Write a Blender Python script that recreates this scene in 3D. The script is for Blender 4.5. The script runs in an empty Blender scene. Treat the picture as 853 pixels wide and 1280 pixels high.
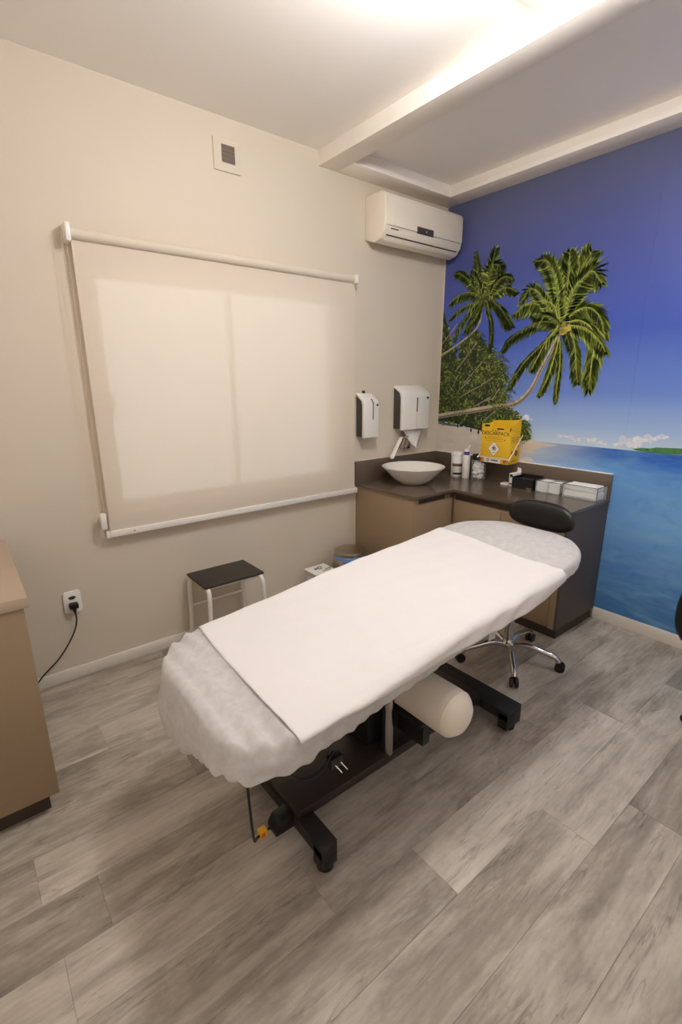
import bpy, bmesh, math, random
from mathutils import Vector, Matrix

random.seed(7)
S = bpy.context.scene
COL = S.collection
pi = math.pi

# ------------------------------------------------------------------ camera
cd = bpy.data.cameras.new('camera')
cam = bpy.data.objects.new('camera', cd)
COL.objects.link(cam)
cd.sensor_fit = 'HORIZONTAL'
cd.sensor_width = 36.0
cd.lens = 600.8 * 36.0 / 853.0
cd.shift_y = 2.08 / 853.0
cd.clip_start = 0.02
cam.matrix_world = Matrix(((0.781809, 0.167896, -0.600488, -3.296),
                           (-0.623503, 0.203832, -0.754782, -2.792),
                           (-0.004326, 0.964502, 0.264041, 1.6),
                           (0, 0, 0, 1)))
S.camera = cam

# ------------------------------------------------------------------ world and exposure
W = bpy.data.worlds.new('world')
S.world = W
W.use_nodes = True
W.node_tree.nodes['Background'].inputs['Color'].default_value = (1.0, 0.95, 0.90, 1)
W.node_tree.nodes['Background'].inputs['Strength'].default_value = 1.5
S.view_settings.view_transform = 'Standard'
S.view_settings.look = 'None'
S.view_settings.gamma = 1.0
S.view_settings.exposure = 0.0
S.view_settings.use_curve_mapping = False
LAMP_STRENGTH = 122.0
RECESS_STRENGTH = 52.0
LAMP_COLOR = (1.0, 0.99, 0.985)
S.cycles.max_bounces = 10
S.cycles.diffuse_bounces = 6
S.cycles.transparent_max_bounces = 12

# ------------------------------------------------------------------ material helpers
def lin(c):
    return tuple(((v / 255) / 12.92 if v / 255 <= 0.04045 else ((v / 255 + 0.055) / 1.055) ** 2.4) for v in c)

def new_mat(name):
    m = bpy.data.materials.new(name)
    m.use_nodes = True
    nt = m.node_tree
    return m, nt, nt.nodes['Principled BSDF']

def mat(name, rgb, rough=0.5, metal=0.0, var=0.06, scale=12.0, bump=0.0, bscale=200.0, coat=0.0, spec=0.5, stretch=None):
    """principled with a little procedural colour variation and relief"""
    m, nt, b = new_mat(name)
    N, L = nt.nodes, nt.links
    tc = N.new('ShaderNodeTexCoord')
    src = tc.outputs['Object']
    if stretch:
        mp = N.new('ShaderNodeMapping')
        mp.inputs['Scale'].default_value = stretch
        L.new(src, mp.inputs['Vector'])
        src = mp.outputs['Vector']
    n = N.new('ShaderNodeTexNoise')
    n.inputs['Scale'].default_value = scale
    n.inputs['Detail'].default_value = 4
    L.new(src, n.inputs['Vector'])
    mx = N.new('ShaderNodeMix')
    mx.data_type = 'RGBA'
    c = lin(rgb)
    mx.inputs['A'].default_value = (*[max(0, v * (1 - var)) for v in c], 1)
    mx.inputs['B'].default_value = (*[min(1, v * (1 + var)) for v in c], 1)
    L.new(n.outputs['Fac'], mx.inputs['Factor'])
    L.new(mx.outputs['Result'], b.inputs['Base Color'])
    b.inputs['Roughness'].default_value = rough
    b.inputs['Metallic'].default_value = metal
    b.inputs['Coat Weight'].default_value = coat
    b.inputs['Specular IOR Level'].default_value = spec
    if bump:
        n2 = N.new('ShaderNodeTexNoise')
        n2.inputs['Scale'].default_value = bscale
        n2.inputs['Detail'].default_value = 3
        L.new(src, n2.inputs['Vector'])
        bp = N.new('ShaderNodeBump')
        bp.inputs['Strength'].default_value = bump
        bp.inputs['Distance'].default_value = 0.002
        L.new(n2.outputs['Fac'], bp.inputs['Height'])
        L.new(bp.outputs['Normal'], b.inputs['Normal'])
    return m

def glass_mat(name, alpha=0.25, tint=(230, 238, 240), rough=0.05):
    m, nt, b = new_mat(name)
    b.inputs['Base Color'].default_value = (*lin(tint), 1)
    b.inputs['Roughness'].default_value = rough
    b.inputs['Alpha'].default_value = alpha
    return m

def sheer_mat(name, rgb, opacity, translucent=0.45, scale=60.0, amount=0.25, hold=None):
    """thin non-woven cloth: part see-through, part diffuse, part lit from behind"""
    m, nt, b = new_mat(name)
    N, L = nt.nodes, nt.links
    N.remove(b)
    out = N['Material Output']
    tc = N.new('ShaderNodeTexCoord')
    n = N.new('ShaderNodeTexNoise')
    n.inputs['Scale'].default_value = scale
    n.inputs['Detail'].default_value = 6
    n.inputs['Roughness'].default_value = 0.65
    L.new(tc.outputs['Object'], n.inputs['Vector'])
    mr = N.new('ShaderNodeMapRange')
    mr.inputs['From Min'].default_value = 0.3
    mr.inputs['From Max'].default_value = 0.7
    mr.inputs['To Min'].default_value = opacity - amount / 2
    mr.inputs['To Max'].default_value = min(1.0, opacity + amount / 2)
    L.new(n.outputs['Fac'], mr.inputs['Value'])
    d = N.new('ShaderNodeBsdfDiffuse')
    d.inputs['Color'].default_value = (*lin(rgb), 1)
    t = N.new('ShaderNodeBsdfTranslucent')
    t.inputs['Color'].default_value = (*lin(rgb), 1)
    mix1 = N.new('ShaderNodeMixShader')
    mix1.inputs[0].default_value = translucent
    L.new(d.outputs[0], mix1.inputs[1])
    L.new(t.outputs[0], mix1.inputs[2])
    tr = N.new('ShaderNodeBsdfTransparent')
    mix2 = N.new('ShaderNodeMixShader')
    L.new(mr.outputs['Result'], mix2.inputs[0])
    L.new(tr.outputs[0], mix2.inputs[1])
    L.new(mix1.outputs[0], mix2.inputs[2])
    L.new(mix2.outputs[0], out.inputs['Surface'])
    bp = N.new('ShaderNodeBump')
    bp.inputs['Strength'].default_value = 0.15
    bp.inputs['Distance'].default_value = 0.002
    L.new(n.outputs['Fac'], bp.inputs['Height'])
    L.new(bp.outputs['Normal'], d.inputs['Normal'])
    return m

def emit_mat(name, col, strength):
    m, nt, b = new_mat(name)
    b.inputs['Base Color'].default_value = (0.9, 0.9, 0.9, 1)
    b.inputs['Emission Color'].default_value = (*col, 1)
    b.inputs['Emission Strength'].default_value = strength
    return m

def plank_mat():
    m, nt, b = new_mat('vinyl_plank')
    N, L = nt.nodes, nt.links
    tc = N.new('ShaderNodeTexCoord')
    oi = N.new('ShaderNodeObjectInfo')
    mul = N.new('ShaderNodeMath'); mul.operation = 'MULTIPLY'; mul.inputs[1].default_value = 60.0
    L.new(oi.outputs['Random'], mul.inputs[0])
    add = N.new('ShaderNodeVectorMath'); add.operation = 'ADD'
    L.new(tc.outputs['Object'], add.inputs[0])
    L.new(mul.outputs[0], add.inputs[1])
    def noise(sc, scale, detail, dist=0.0, rough=0.55):
        mp = N.new('ShaderNodeMapping')
        mp.inputs['Scale'].default_value = sc
        L.new(add.outputs[0], mp.inputs['Vector'])
        n = N.new('ShaderNodeTexNoise')
        n.inputs['Scale'].default_value = scale
        n.inputs['Detail'].default_value = detail
        n.inputs['Distortion'].default_value = dist
        n.inputs['Roughness'].default_value = rough
        L.new(mp.outputs[0], n.inputs['Vector'])
        return n.outputs['Fac']
    broad = noise((0.9, 5.0, 1), 1.6, 3, 0.8)
    cloud = noise((1.3, 4.2, 1), 2.0, 8, 1.2, 0.66)
    fine = noise((3.0, 60.0, 1), 3.0, 6, 1.5, 0.7)
    # wave gives the cathedral grain
    mp = N.new('ShaderNodeMapping'); mp.inputs['Scale'].default_value = (0.55, 7.0, 1)
    L.new(add.outputs[0], mp.inputs['Vector'])
    wv = N.new('ShaderNodeTexWave'); wv.bands_direction = 'Y'
    wv.inputs['Scale'].default_value = 2.2; wv.inputs['Distortion'].default_value = 9.0
    wv.inputs['Detail'].default_value = 3.0; wv.inputs['Detail Scale'].default_value = 0.8
    L.new(mp.outputs[0], wv.inputs['Vector'])
    def madd(a, k, c):
        q = N.new('ShaderNodeMath'); q.operation = 'MULTIPLY_ADD'
        L.new(a, q.inputs[0]); q.inputs[1].default_value = k
        if isinstance(c, float): q.inputs[2].default_value = c
        else: L.new(c, q.inputs[2])
        return q.outputs[0]
    mid = noise((1.6, 5.0, 1), 5.0, 8, 0.8, 0.7)
    vein = noise((0.9, 9.0, 1), 3.0, 4, 0.7, 0.5)
    vmask = noise((1.2, 3.0, 1), 2.4, 3, 0.3)
    s = madd(broad, 0.62, -0.34)
    s = madd(cloud, 0.50, s)
    s = madd(mid, 0.34, s)
    s = madd(fine, 0.10, s)
    s = madd(wv.outputs['Fac'], 0.03, s)
    # thin dark contour veins, only in patches
    v0 = madd(vein, 1.0, -0.5)
    ab = N.new('ShaderNodeMath'); ab.operation = 'ABSOLUTE'; L.new(v0, ab.inputs[0])
    v1 = N.new('ShaderNodeMapRange'); v1.inputs['From Min'].default_value = 0.0; v1.inputs['From Max'].default_value = 0.022
    v1.inputs['To Min'].default_value = 1.0; v1.inputs['To Max'].default_value = 0.0
    L.new(ab.outputs[0], v1.inputs['Value'])
    v2 = N.new('ShaderNodeMapRange'); v2.inputs['From Min'].default_value = 0.48; v2.inputs['From Max'].default_value = 0.62
    L.new(vmask, v2.inputs['Value'])
    v3 = N.new('ShaderNodeMath'); v3.operation = 'MULTIPLY'; L.new(v1.outputs[0], v3.inputs[0]); L.new(v2.outputs[0], v3.inputs[1])
    s = madd(v3.outputs[0], -0.16, s)
    fr = N.new('ShaderNodeSeparateColor'); L.new(oi.outputs['Color'], fr.inputs[0])
    s = madd(fr.outputs[0], 0.30, s)
    ramp = N.new('ShaderNodeValToRGB')
    e = ramp.color_ramp.elements
    e[0].position = 0.28; e[0].color = (*lin((106, 97, 86)), 1)
    e[1].position = 0.92; e[1].color = (*lin((218, 209, 195)), 1)
    x = e.new(0.55); x.color = (*lin((160, 149, 136)), 1)
    x = e.new(0.72); x.color = (*lin((192, 182, 168)), 1)
    L.new(s, ramp.inputs[0])
    L.new(ramp.outputs[0], b.inputs['Base Color'])
    b.inputs['Roughness'].default_value = 0.5
    b.inputs['Specular IOR Level'].default_value = 0.35
    bp = N.new('ShaderNodeBump'); bp.inputs['Strength'].default_value = 0.25; bp.inputs['Distance'].default_value = 0.001
    L.new(fine, bp.inputs['Height']); L.new(bp.outputs[0], b.inputs['Normal'])
    return m

def mural_mat():
    """the printed sky and sea; colours of the print, greyed at the top for reflected haze, laid out in metres on the wall (y along, z up)"""
    m, nt, b = new_mat('beach_print')
    N, L = nt.nodes, nt.links
    geo = N.new('ShaderNodeTexCoord')
    sep = N.new('ShaderNodeSeparateXYZ'); L.new(geo.outputs['Object'], sep.inputs[0])
    def mr(src, a, c):
        q = N.new('ShaderNodeMapRange'); q.inputs['From Min'].default_value = a; q.inputs['From Max'].default_value = c
        L.new(src, q.inputs['Value']); return q.outputs['Result']
    def ramp(src, stops):
        r = N.new('ShaderNodeValToRGB'); e = r.color_ramp.elements
        e[0].position, e[0].color = stops[0][0], (*lin(stops[0][1]), 1)
        e[1].position, e[1].color = stops[-1][0], (*lin(stops[-1][1]), 1)
        for p, c in stops[1:-1]:
            k = e.new(p); k.color = (*lin(c), 1)
        L.new(src, r.inputs[0]); return r.outputs[0]
    def mix(f, a, c):
        q = N.new('ShaderNodeMix'); q.data_type = 'RGBA'
        L.new(f, q.inputs['Factor']) if not isinstance(f, float) else None
        L.new(a, q.inputs['A'])
        if isinstance(c, tuple): q.inputs['B'].default_value = (*lin(c), 1)
        else: L.new(c, q.inputs['B'])
        return q.outputs['Result']
    def noise(sc, scale, detail=5, dist=0.0):
        mp = N.new('ShaderNodeMapping'); mp.inputs['Scale'].default_value = sc
        L.new(geo.outputs['Object'], mp.inputs[0])
        n = N.new('ShaderNodeTexNoise'); n.inputs['Scale'].default_value = scale; n.inputs['Detail'].default_value = detail
        n.inputs['Distortion'].default_value = dist
        L.new(mp.outputs[0], n.inputs['Vector']); return n.outputs['Fac']
    def mth(op, a, c):
        q = N.new('ShaderNodeMath'); q.operation = op; L.new(a, q.inputs[0])
        if isinstance(c, (int, float)): q.inputs[1].default_value = c
        else: L.new(c, q.inputs[1])
        return q.outputs[0]
    z, y = sep.outputs['Z'], sep.outputs['Y']
    sky = ramp(mr(z, 1.18, 2.9), [(0, SKY[0]), (0.07, SKY[1]), (0.2, SKY[2]), (0.42, SKY[3]), (0.72, SKY[4]), (1.0, SKY[5])])
    n1 = noise((1, 2.2, 9.0), 1.6, 6, 0.6)
    n2 = noise((1, 5.0, 30.0), 2.0, 5, 0.4)
    n3 = noise((1, 3.0, 5.0), 2.0, 5, 1.0)
    sea = ramp(mr(z, 0.05, 1.18), [(0, SEA[0]), (0.3, SEA[1]), (0.6, SEA[2]), (0.86, SEA[3]), (0.94, SEA[4]), (1.0, SEA[5])])
    sea = mix(mth('MULTIPLY', mr(n1, 0.42, 0.75), 0.5), sea, (140, 190, 225))
    sea = mix(mth('MULTIPLY', mr(n2, 0.5, 0.8), 0.35), sea, (110, 165, 215))
    sea = mix(mth('MULTIPLY', mr(n3, 0.52, 0.75), 0.35), sea, (60, 110, 165))
    # pale shallows next to the sand
    shal = mth('MULTIPLY', mr(y, -1.45, -0.85), mr(z, 0.9, 1.1))
    sea = mix(mth('MULTIPLY', shal, 0.9), sea, (205, 214, 216))
    hor = mth('GREATER_THAN', z, 1.179)
    col = mix(hor, sea, sky)
    L.new(col, b.inputs['Base Color'])
    b.inputs['Roughness'].default_value = 0.32
    b.inputs['Specular IOR Level'].default_value = 0.35
    return m

SKY = [(200, 218, 236), (160, 188, 228), (106, 136, 208), (66, 90, 178), (74, 84, 148), (92, 96, 124)]  # top tone greyed: hazy gloss reflection painted into the sky colour
SEA = [(70, 118, 166), (88, 140, 200), (120, 172, 228), (104, 158, 222), (52, 110, 200), (40, 90, 178)]

def vcol_mat(name, rough=0.35):
    m, nt, b = new_mat(name)
    a = nt.nodes.new('ShaderNodeAttribute'); a.attribute_name = 'ink'
    nt.links.new(a.outputs['Color'], b.inputs['Base Color'])
    b.inputs['Roughness'].default_value = rough
    b.inputs['Specular IOR Level'].default_value = 0.35
    return m

M = {}
M['wall'] = mat('wall_paint', (213, 201, 182), 0.75, var=0.02, scale=3, bump=0.08, bscale=250)
M['ceiling'] = mat('ceiling_paint', (248, 242, 235), 0.8, var=0.02, scale=3)
M['soffit'] = mat('soffit_paint', (242, 234, 223), 0.8, var=0.02, scale=3)
M['skirting'] = mat('white_skirting', (232, 224, 212), 0.45, var=0.02)
M['plank'] = plank_mat()
M['subfloor'] = mat('joint_dark', (52, 45, 38), 0.9)
M['mural'] = mural_mat()
M['ink'] = vcol_mat('print_ink')
M['whiteplastic'] = mat('white_plastic', (238, 234, 226), 0.3, var=0.015, coat=0.2)
M['acplastic'] = mat('ac_plastic', (232, 222, 204), 0.3, var=0.015, coat=0.2)
M['darkplastic'] = mat('dark_grey_plastic', (66, 62, 58), 0.4)
M['duct'] = mat('vent_brown', (112, 98, 84), 0.6)
M['black'] = mat('black_satin', (22, 20, 19), 0.45, var=0.1)
M['stepseat'] = mat('dark_brown_board', (50, 43, 37), 0.55, var=0.1)
M['blacksteel'] = mat('black_powder_coat', (26, 23, 21), 0.5, var=0.1, bump=0.1, bscale=400)
M['darkbrown'] = mat('dark_brown_cover', (46, 34, 30), 0.42, var=0.08)
M['chrome'] = mat('chrome', (205, 200, 195), 0.12, 1.0, var=0.03)
M['steel'] = mat('brushed_steel', (178, 168, 152), 0.28, 1.0, var=0.05, scale=30, stretch=(1, 1, 25))
M['laminate'] = mat('taupe_laminate', (146, 124, 97), 0.5, var=0.04, scale=40)
M['laminate_shaded'] = mat('shaded_taupe_laminate', (82, 71, 62), 0.55, var=0.05, scale=30)  # taupe laminate darkened to stand for the end face in shade
M['laminate_light'] = mat('tan_laminate', (164, 142, 116), 0.5, var=0.04, scale=60)
M['laminate_top'] = mat('tan_laminate_top', (176, 155, 131), 0.45, var=0.03, scale=60)
M['groove'] = mat('dark_groove', (62, 50, 40), 0.6)
M['stone'] = mat('brown_quartz', (98, 84, 71), 0.2, var=0.12, scale=180, spec=0.6)
M['ceramic'] = mat('white_ceramic', (238, 232, 222), 0.08, var=0.01, coat=0.4)
M['paper'] = mat('white_paper_sheet', (234, 229, 227), 0.85, var=0.015, scale=20, bump=0.15, bscale=120)
M['sheer'] = sheer_mat('sheer_nonwoven', (248, 245, 242), 0.68, 0.35, 30, 0.14)
M['mattress'] = mat('grey_mattress_vinyl', (196, 192, 192), 0.5, var=0.05, scale=14)
M['blind'] = sheer_mat('blind_fabric', (228, 215, 197), 0.91, 0.10, 300, 0.02)
M['leather'] = mat('black_leather', (27, 25, 24), 0.38, var=0.12, bump=0.2, bscale=160)
M['cream'] = mat('cream_vinyl', (240, 230, 214), 0.42, var=0.02, bump=0.05)
M['olive'] = mat('olive_fabric', (62, 55, 40), 0.7, var=0.15, bump=0.3, bscale=150)
M['yellow'] = mat('yellow_cardboard', (232, 186, 34), 0.55, var=0.04)
M['yellowtag'] = mat('yellow_tag', (236, 178, 30), 0.5)
M['orange'] = mat('orange_mark', (214, 104, 30), 0.5)
M['inkblack'] = mat('black_print', (34, 28, 18), 0.6)
M['inkred'] = mat('red_print', (176, 74, 44), 0.6)
M['white'] = mat('white_card', (240, 236, 230), 0.6, var=0.02)
M['clear'] = glass_mat('clear_acrylic', 0.2)
M['smoke'] = glass_mat('smoked_acrylic', 0.72, (44, 40, 38), 0.08)
M['cotton'] = mat('white_cotton', (244, 240, 234), 0.9, var=0.04, scale=60, bump=0.6, bscale=80)
M['purple'] = mat('purple_band', (74, 60, 140), 0.5)
M['brownlabel'] = mat('brown_label', (120, 78, 52), 0.6)
M['blueliner'] = mat('blue_liner', (112, 146, 208), 0.35, var=0.1, scale=30)
M['tag'] = mat('grey_white_tag', (206, 202, 198), 0.6)
M['glass'] = glass_mat('window_glass', 0.12)
M['winframe'] = mat('white_aluminium', (232, 228, 220), 0.4)
M['chain'] = mat('tan_bead_chain', (200, 182, 158), 0.5)
M['blockout'] = mat('pale_yard_wall', (214, 200, 180), 0.9)

# ------------------------------------------------------------------ mesh helpers
class MB:
    def __init__(s): s.bm = bmesh.new()
    def box(s, x0, x1, y0, y1, z0, z1, bev=0.0, seg=2, rot=None):
        t = bmesh.new()
        bmesh.ops.create_cube(t, size=1)
        bmesh.ops.scale(t, vec=(abs(x1 - x0), abs(y1 - y0), abs(z1 - z0)), verts=t.verts)
        if bev: bmesh.ops.bevel(t, geom=t.edges, offset=bev, segments=seg, affect='EDGES', profile=0.5)
        if rot: bmesh.ops.rotate(t, cent=(0, 0, 0), matrix=rot, verts=t.verts)
        bmesh.ops.translate(t, vec=((x0 + x1) / 2, (y0 + y1) / 2, (z0 + z1) / 2), verts=t.verts)
        s._merge(t); return s
    def _merge(s, t):
        me = bpy.data.meshes.new('t'); t.to_mesh(me); t.free(); s.bm.from_mesh(me); bpy.data.meshes.remove(me)
    def lathe(s, prof, c=(0, 0, 0), seg=40, sx=1.0, sy=1.0, m3=None):
        """prof: (radius, height) pairs; closes at radius 0"""
        rings = []
        for r, h in prof:
            if r < 1e-6:
                rings.append([s.bm.verts.new((0, 0, h))])
            else:
                rings.append([s.bm.verts.new((r * sx * math.cos(2 * pi * i / seg), r * sy * math.sin(2 * pi * i / seg), h)) for i in range(seg)])
        for a, b in zip(rings, rings[1:]):
            if len(a) == 1 and len(b) == 1: continue
            for i in range(seg):
                j = (i + 1) % seg
                if len(a) == 1: f = (a[0], b[j], b[i])
                elif len(b) == 1: f = (a[i], a[j], b[0])
                else: f = (a[i], a[j], b[j], b[i])
                try: s.bm.faces.new(f)
                except ValueError: pass
        vs = [v for r in rings for v in r]
        if m3 is not None: bmesh.ops.rotate(s.bm, cent=(0, 0, 0), matrix=m3, verts=vs)
        bmesh.ops.translate(s.bm, vec=c, verts=vs)
        return s
    def cyl(s, p0, p1, r0, r1=None, seg=20, cap=True):
        return s.tube([p0, p1], [r0, r0 if r1 is None else r1], seg, cap)
    def tube(s, pts, r, seg=10, cap=True, sx=1.0):
        pts = [Vector(p) for p in pts]
        n = len(pts)
        rs = r if isinstance(r, (list, tuple)) else [r] * n
        rings = []; ref = None
        for i, p in enumerate(pts):
            d = (pts[min(i + 1, n - 1)] - pts[max(i - 1, 0)]).normalized()
            if ref is None:
                ref = Vector((0, 0, 1)) if abs(d.z) < 0.9 else Vector((1, 0, 0))
            u = (ref - d * ref.dot(d)).normalized(); ref = u
            w = d.cross(u)
            rings.append([s.bm.verts.new(p + (u * math.cos(2 * pi * k / seg) * sx + w * math.sin(2 * pi * k / seg)) * rs[i]) for k in range(seg)])
        for a, b in zip(rings, rings[1:]):
            for k in range(seg):
                j = (k + 1) % seg
                s.bm.faces.new((a[k], a[j], b[j], b[k]))
        if cap:
            s.bm.faces.new(rings[0][::-1]); s.bm.faces.new(rings[-1])
        return s
    def prism(s, poly, axis, a0, a1, bev=0.0, seg=2):
        """poly in the two other axes (order x,y,z without axis), extruded along axis a0..a1"""
        t = bmesh.new()
        def P(q, a):
            l = list(q); l.insert(axis, a); return l
        A = [t.verts.new(P(q, a0)) for q in poly]; B = [t.verts.new(P(q, a1)) for q in poly]
        n = len(poly)
        t.faces.new(A); t.faces.new(B[::-1])
        for i in range(n):
            j = (i + 1) % n
            t.faces.new((A[i], B[i], B[j], A[j]))
        bmesh.ops.recalc_face_normals(t, faces=t.faces)
        if bev: bmesh.ops.bevel(t, geom=t.edges, offset=bev, segments=seg, affect='EDGES', profile=0.5)
        s._merge(t); return s
    def poly(s, pts):
        s.bm.faces.new([s.bm.verts.new(p) for p in pts]); return s
    def grid(s, rows, closed=False):
        R = [[s.bm.verts.new(p) for p in r] for r in rows]
        for a, b in zip(R, R[1:]):
            m = len(a)
            for i in range(m if closed else m - 1):
                j = (i + 1) % m
                s.bm.faces.new((a[i], a[j], b[j], b[i]))
        return R
    def build(s, name, m, parent=None, smooth=True, angle=35, recalc=True):
        if recalc: bmesh.ops.recalc_face_normals(s.bm, faces=s.bm.faces)
        L = Vector(parent.get('_o', (0, 0, 0))) if parent is not None else None
        root = parent
        off = Vector((0, 0, 0))
        while root is not None:
            off += root.location; root = root.parent
        if parent is None:
            vs = [v.co for v in s.bm.verts]
            lo = Vector([min(v[i] for v in vs) for i in range(3)]); hi = Vector([max(v[i] for v in vs) for i in range(3)])
            off = Vector(((lo.x + hi.x) / 2, (lo.y + hi.y) / 2, lo.z))
        bmesh.ops.translate(s.bm, vec=-off, verts=s.bm.verts)
        me = bpy.data.meshes.new(name)
        s.bm.to_mesh(me); s.bm.free()
        if m: me.materials.append(m)
        if smooth:
            me.polygons.foreach_set('use_smooth', [True] * len(me.polygons))
            me.set_sharp_from_angle(angle=math.radians(angle))
        o = bpy.data.objects.new(name, me)
        COL.objects.link(o)
        if parent is not None: o.parent = parent
        else: o.location = off
        return o

def tag(o, label, cat, group=None):
    o['label'] = label; o['category'] = cat
    if group: o['group'] = group
    return o
def thing(name, loc, label, cat, group=None):
    o = bpy.data.objects.new(name, None)
    o.empty_display_size = 0.05
    COL.objects.link(o)
    o.location = loc
    return tag(o, label, cat, group)
def struct(o):
    o['kind'] = 'structure'; return o
def smooth_path(pts, n=8):
    P = [Vector(p) for p in pts]; P = [P[0] * 2 - P[1]] + P + [P[-1] * 2 - P[-2]]
    out = []
    for i in range(1, len(P) - 2):
        for k in range(n):
            t = k / n
            a, b, c, d = P[i - 1:i + 3]
            out.append(0.5 * ((2 * b) + (c - a) * t + (2 * a - 5 * b + 4 * c - d) * t * t + (3 * b - 3 * c + d - a) * t ** 3))
    out.append(P[-2]); return out
def lettering(text, size, loc, mtx, m, parent, name='lettering', width=None):
    cu = bpy.data.curves.new(name, 'FONT')
    cu.body = text; cu.size = size; cu.align_x = 'CENTER'; cu.align_y = 'CENTER'; cu.extrude = 0.0004
    cu.materials.append(m)
    o = bpy.data.objects.new(name, cu); COL.objects.link(o)
    off = Vector((0, 0, 0)); root = parent
    while root is not None: off += root.location; root = root.parent
    o.parent = parent
    mm = mtx.to_4x4(); mm.translation = Vector(loc) - off
    o.matrix_local = mm
    if width: cu.space_character = width
    bpy.context.view_layer.update()
    me = bpy.data.meshes.new_from_object(o.evaluated_get(bpy.context.evaluated_depsgraph_get()))
    q = bpy.data.objects.new(name, me); COL.objects.link(q)
    q.parent = parent; q.matrix_local = mm
    bpy.data.objects.remove(o)
    return q

X0, Y0, CEIL = -4.1, -3.4, 2.985     # room: x from X0 to 0, y from Y0 to 0

# ================================================================== THE SETTING
fl = struct(MB().box(X0 - .1, .1, Y0 - .1, .1, -.06, -.0018).build('floor', M['subfloor']))
JOINT = {-2.005: -2.272, -2.205: -1.76, -0.605: -2.99, -1.405: -3.17, -0.805: -3.36, -1.005: -2.73, -1.805: -2.62}
yr = -1.905 + .2 * 10
rows = []
while yr > Y0:
    rows.append((yr - .2, yr)); yr -= .2
rng = random.Random(3); trng = random.Random(9)
# pale and dark boards as they lie in the room
TONE = {(-1.6, -2.0): .95, (-2.5, -2.0): .35, (-.9, -2.2): .75, (-2.0, -2.2): .5, (-1.5, -2.4): .45, (-.6, -2.0): .5, (-2.7, -.6): .75, (-3.1, -.8): .4,
        (-2.9, -1.4): .3, (-2.9, -1.2): .7, (-3.0, -1.6): .8, (-3.0, -1.0): .35, (-2.5, -.4): .6, (-1.0, -1.8): .55, (-2.0, -2.6): .6, (-.5, -1.6): .6}
PL = 1.273
def plank(x0, x1, y0, y1):
    e = .0011; d = .0018
    v = [(x0, y0, -d), (x1, y0, -d), (x1, y1, -d), (x0, y1, -d),
         (x0 + e, y0 + e, 0), (x1 - e, y0 + e, 0), (x1 - e, y1 - e, 0), (x0 + e, y1 - e, 0)]
    c = ((x0 + x1) / 2, (y0 + y1) / 2)
    me = bpy.data.meshes.new('plank')
    me.from_pydata([(a - c[0], b - c[1], q) for a, b, q in v], [],
                   [(4, 5, 6, 7), (0, 1, 5, 4), (1, 2, 6, 5), (2, 3, 7, 6), (3, 0, 4, 7)])
    me.materials.append(M['plank'])
    o = bpy.data.objects.new('plank', me); COL.objects.link(o)
    o.parent = fl; o.location = Vector((c[0], c[1], 0)) - fl.location
    tone = trng.random()
    for (px_, py_), v_ in TONE.items():
        if x0 <= px_ < x1 and y0 <= py_ < y1: tone = v_
    o.color = (tone, tone, tone, 1)
for (a, b) in rows:
    a2, b2 = max(a, Y0), min(b, 0.0)
    if b2 - a2 < .005: continue
    k = round((a + b) / 2, 3)
    j = JOINT.get(k, None)
    if j is None: j = X0 + rng.random() * PL
    x = j - PL * math.ceil((j - X0) / PL)
    while x < 0:
        c0, c1 = max(x, X0), min(x + PL, 0.0)
        if c1 - c0 > .01: plank(c0, c1, a2, b2)
        x += PL

struct(MB().box(X0 - .1, .1, Y0 - .1, .1, CEIL, CEIL + .1).build('ceiling', M['ceiling']))
# window wall with its opening
WX0, WX1, WZ0, WZ1 = -2.655, -1.085, .905, 2.165
w = MB()
w.box(X0 - .1, WX0, 0, .16, 0, CEIL); w.box(WX1, .16, 0, .16, 0, CEIL)
w.box(WX0, WX1, 0, .16, 0, WZ0); w.box(WX0, WX1, 0, .16, WZ1, CEIL)
struct(w.build('wall_north', M['wall'], smooth=False))
wall_e = struct(MB().box(0, .16, Y0, 0, 0, CEIL).build('wall_east', M['wall']))
struct(MB().box(X0 - .1, X0, Y0, 0, 0, CEIL).build('wall_west', M['ceiling']))
struct(MB().box(X0, 0, Y0 - .1, Y0, 0, CEIL).build('wall_south', M['ceiling']))
struct(MB().box(X0, -.93, -.015, 0, 0, .067, .003).build('baseboard_north', M['skirting']))
struct(MB().box(-.015, 0, Y0, -1.489, 0, .08, .003).build('baseboard_east', M['skirting']))
# dropped ceiling frame over the mural end of the room
sf = struct(MB().box(-1.243, -1.095, Y0, 0, 2.9, CEIL, .002).build('trim_1', M['soffit']))
struct(MB().box(-1.095, 0, -.167, 0, 2.9, 2.932, .002).build('trim_2', M['soffit']))
struct(MB().box(-.172, 0, Y0, -.167, 2.9, 2.932, .002).build('trim_3', M['soffit']))
struct(MB().box(-1.095, 0, -.145, 0, 2.932, CEIL).build('trim_4', M['soffit']))
struct(MB().box(-.15, 0, Y0, -.145, 2.932, CEIL).build('trim_5', M['soffit']))
# window behind the blind
win = struct(MB().box(WX0, WX0 + .045, .05, .12, WZ0, WZ1).box(WX1 - .045, WX1, .05, .12, WZ0, WZ1)
             .box(WX0 + .045, WX1 - .045, .05, .12, WZ0, WZ0 + .045).box(WX0 + .045, WX1 - .045, .05, .12, WZ1 - .045, WZ1).build('window_1', M['winframe'], smooth=False))
MB().box(-1.886, -1.864, .06, .11, WZ0 + .045, WZ1 - .045).build('mullion', M['winframe'], win)
MB().box(WX0 + .045, -1.886, .083, .088, WZ0 + .045, WZ1 - .045).build('pane', M['glass'], win)
MB().box(-1.864, WX1 - .045, .083, .088, WZ0 + .045, WZ1 - .045).build('pane', M['glass'], win)
MB().box(WX0 + .012, WX0 + .06, .01, .05, 1.44, 1.54, .008).build('sash_handle', M['tag'], win)

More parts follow.
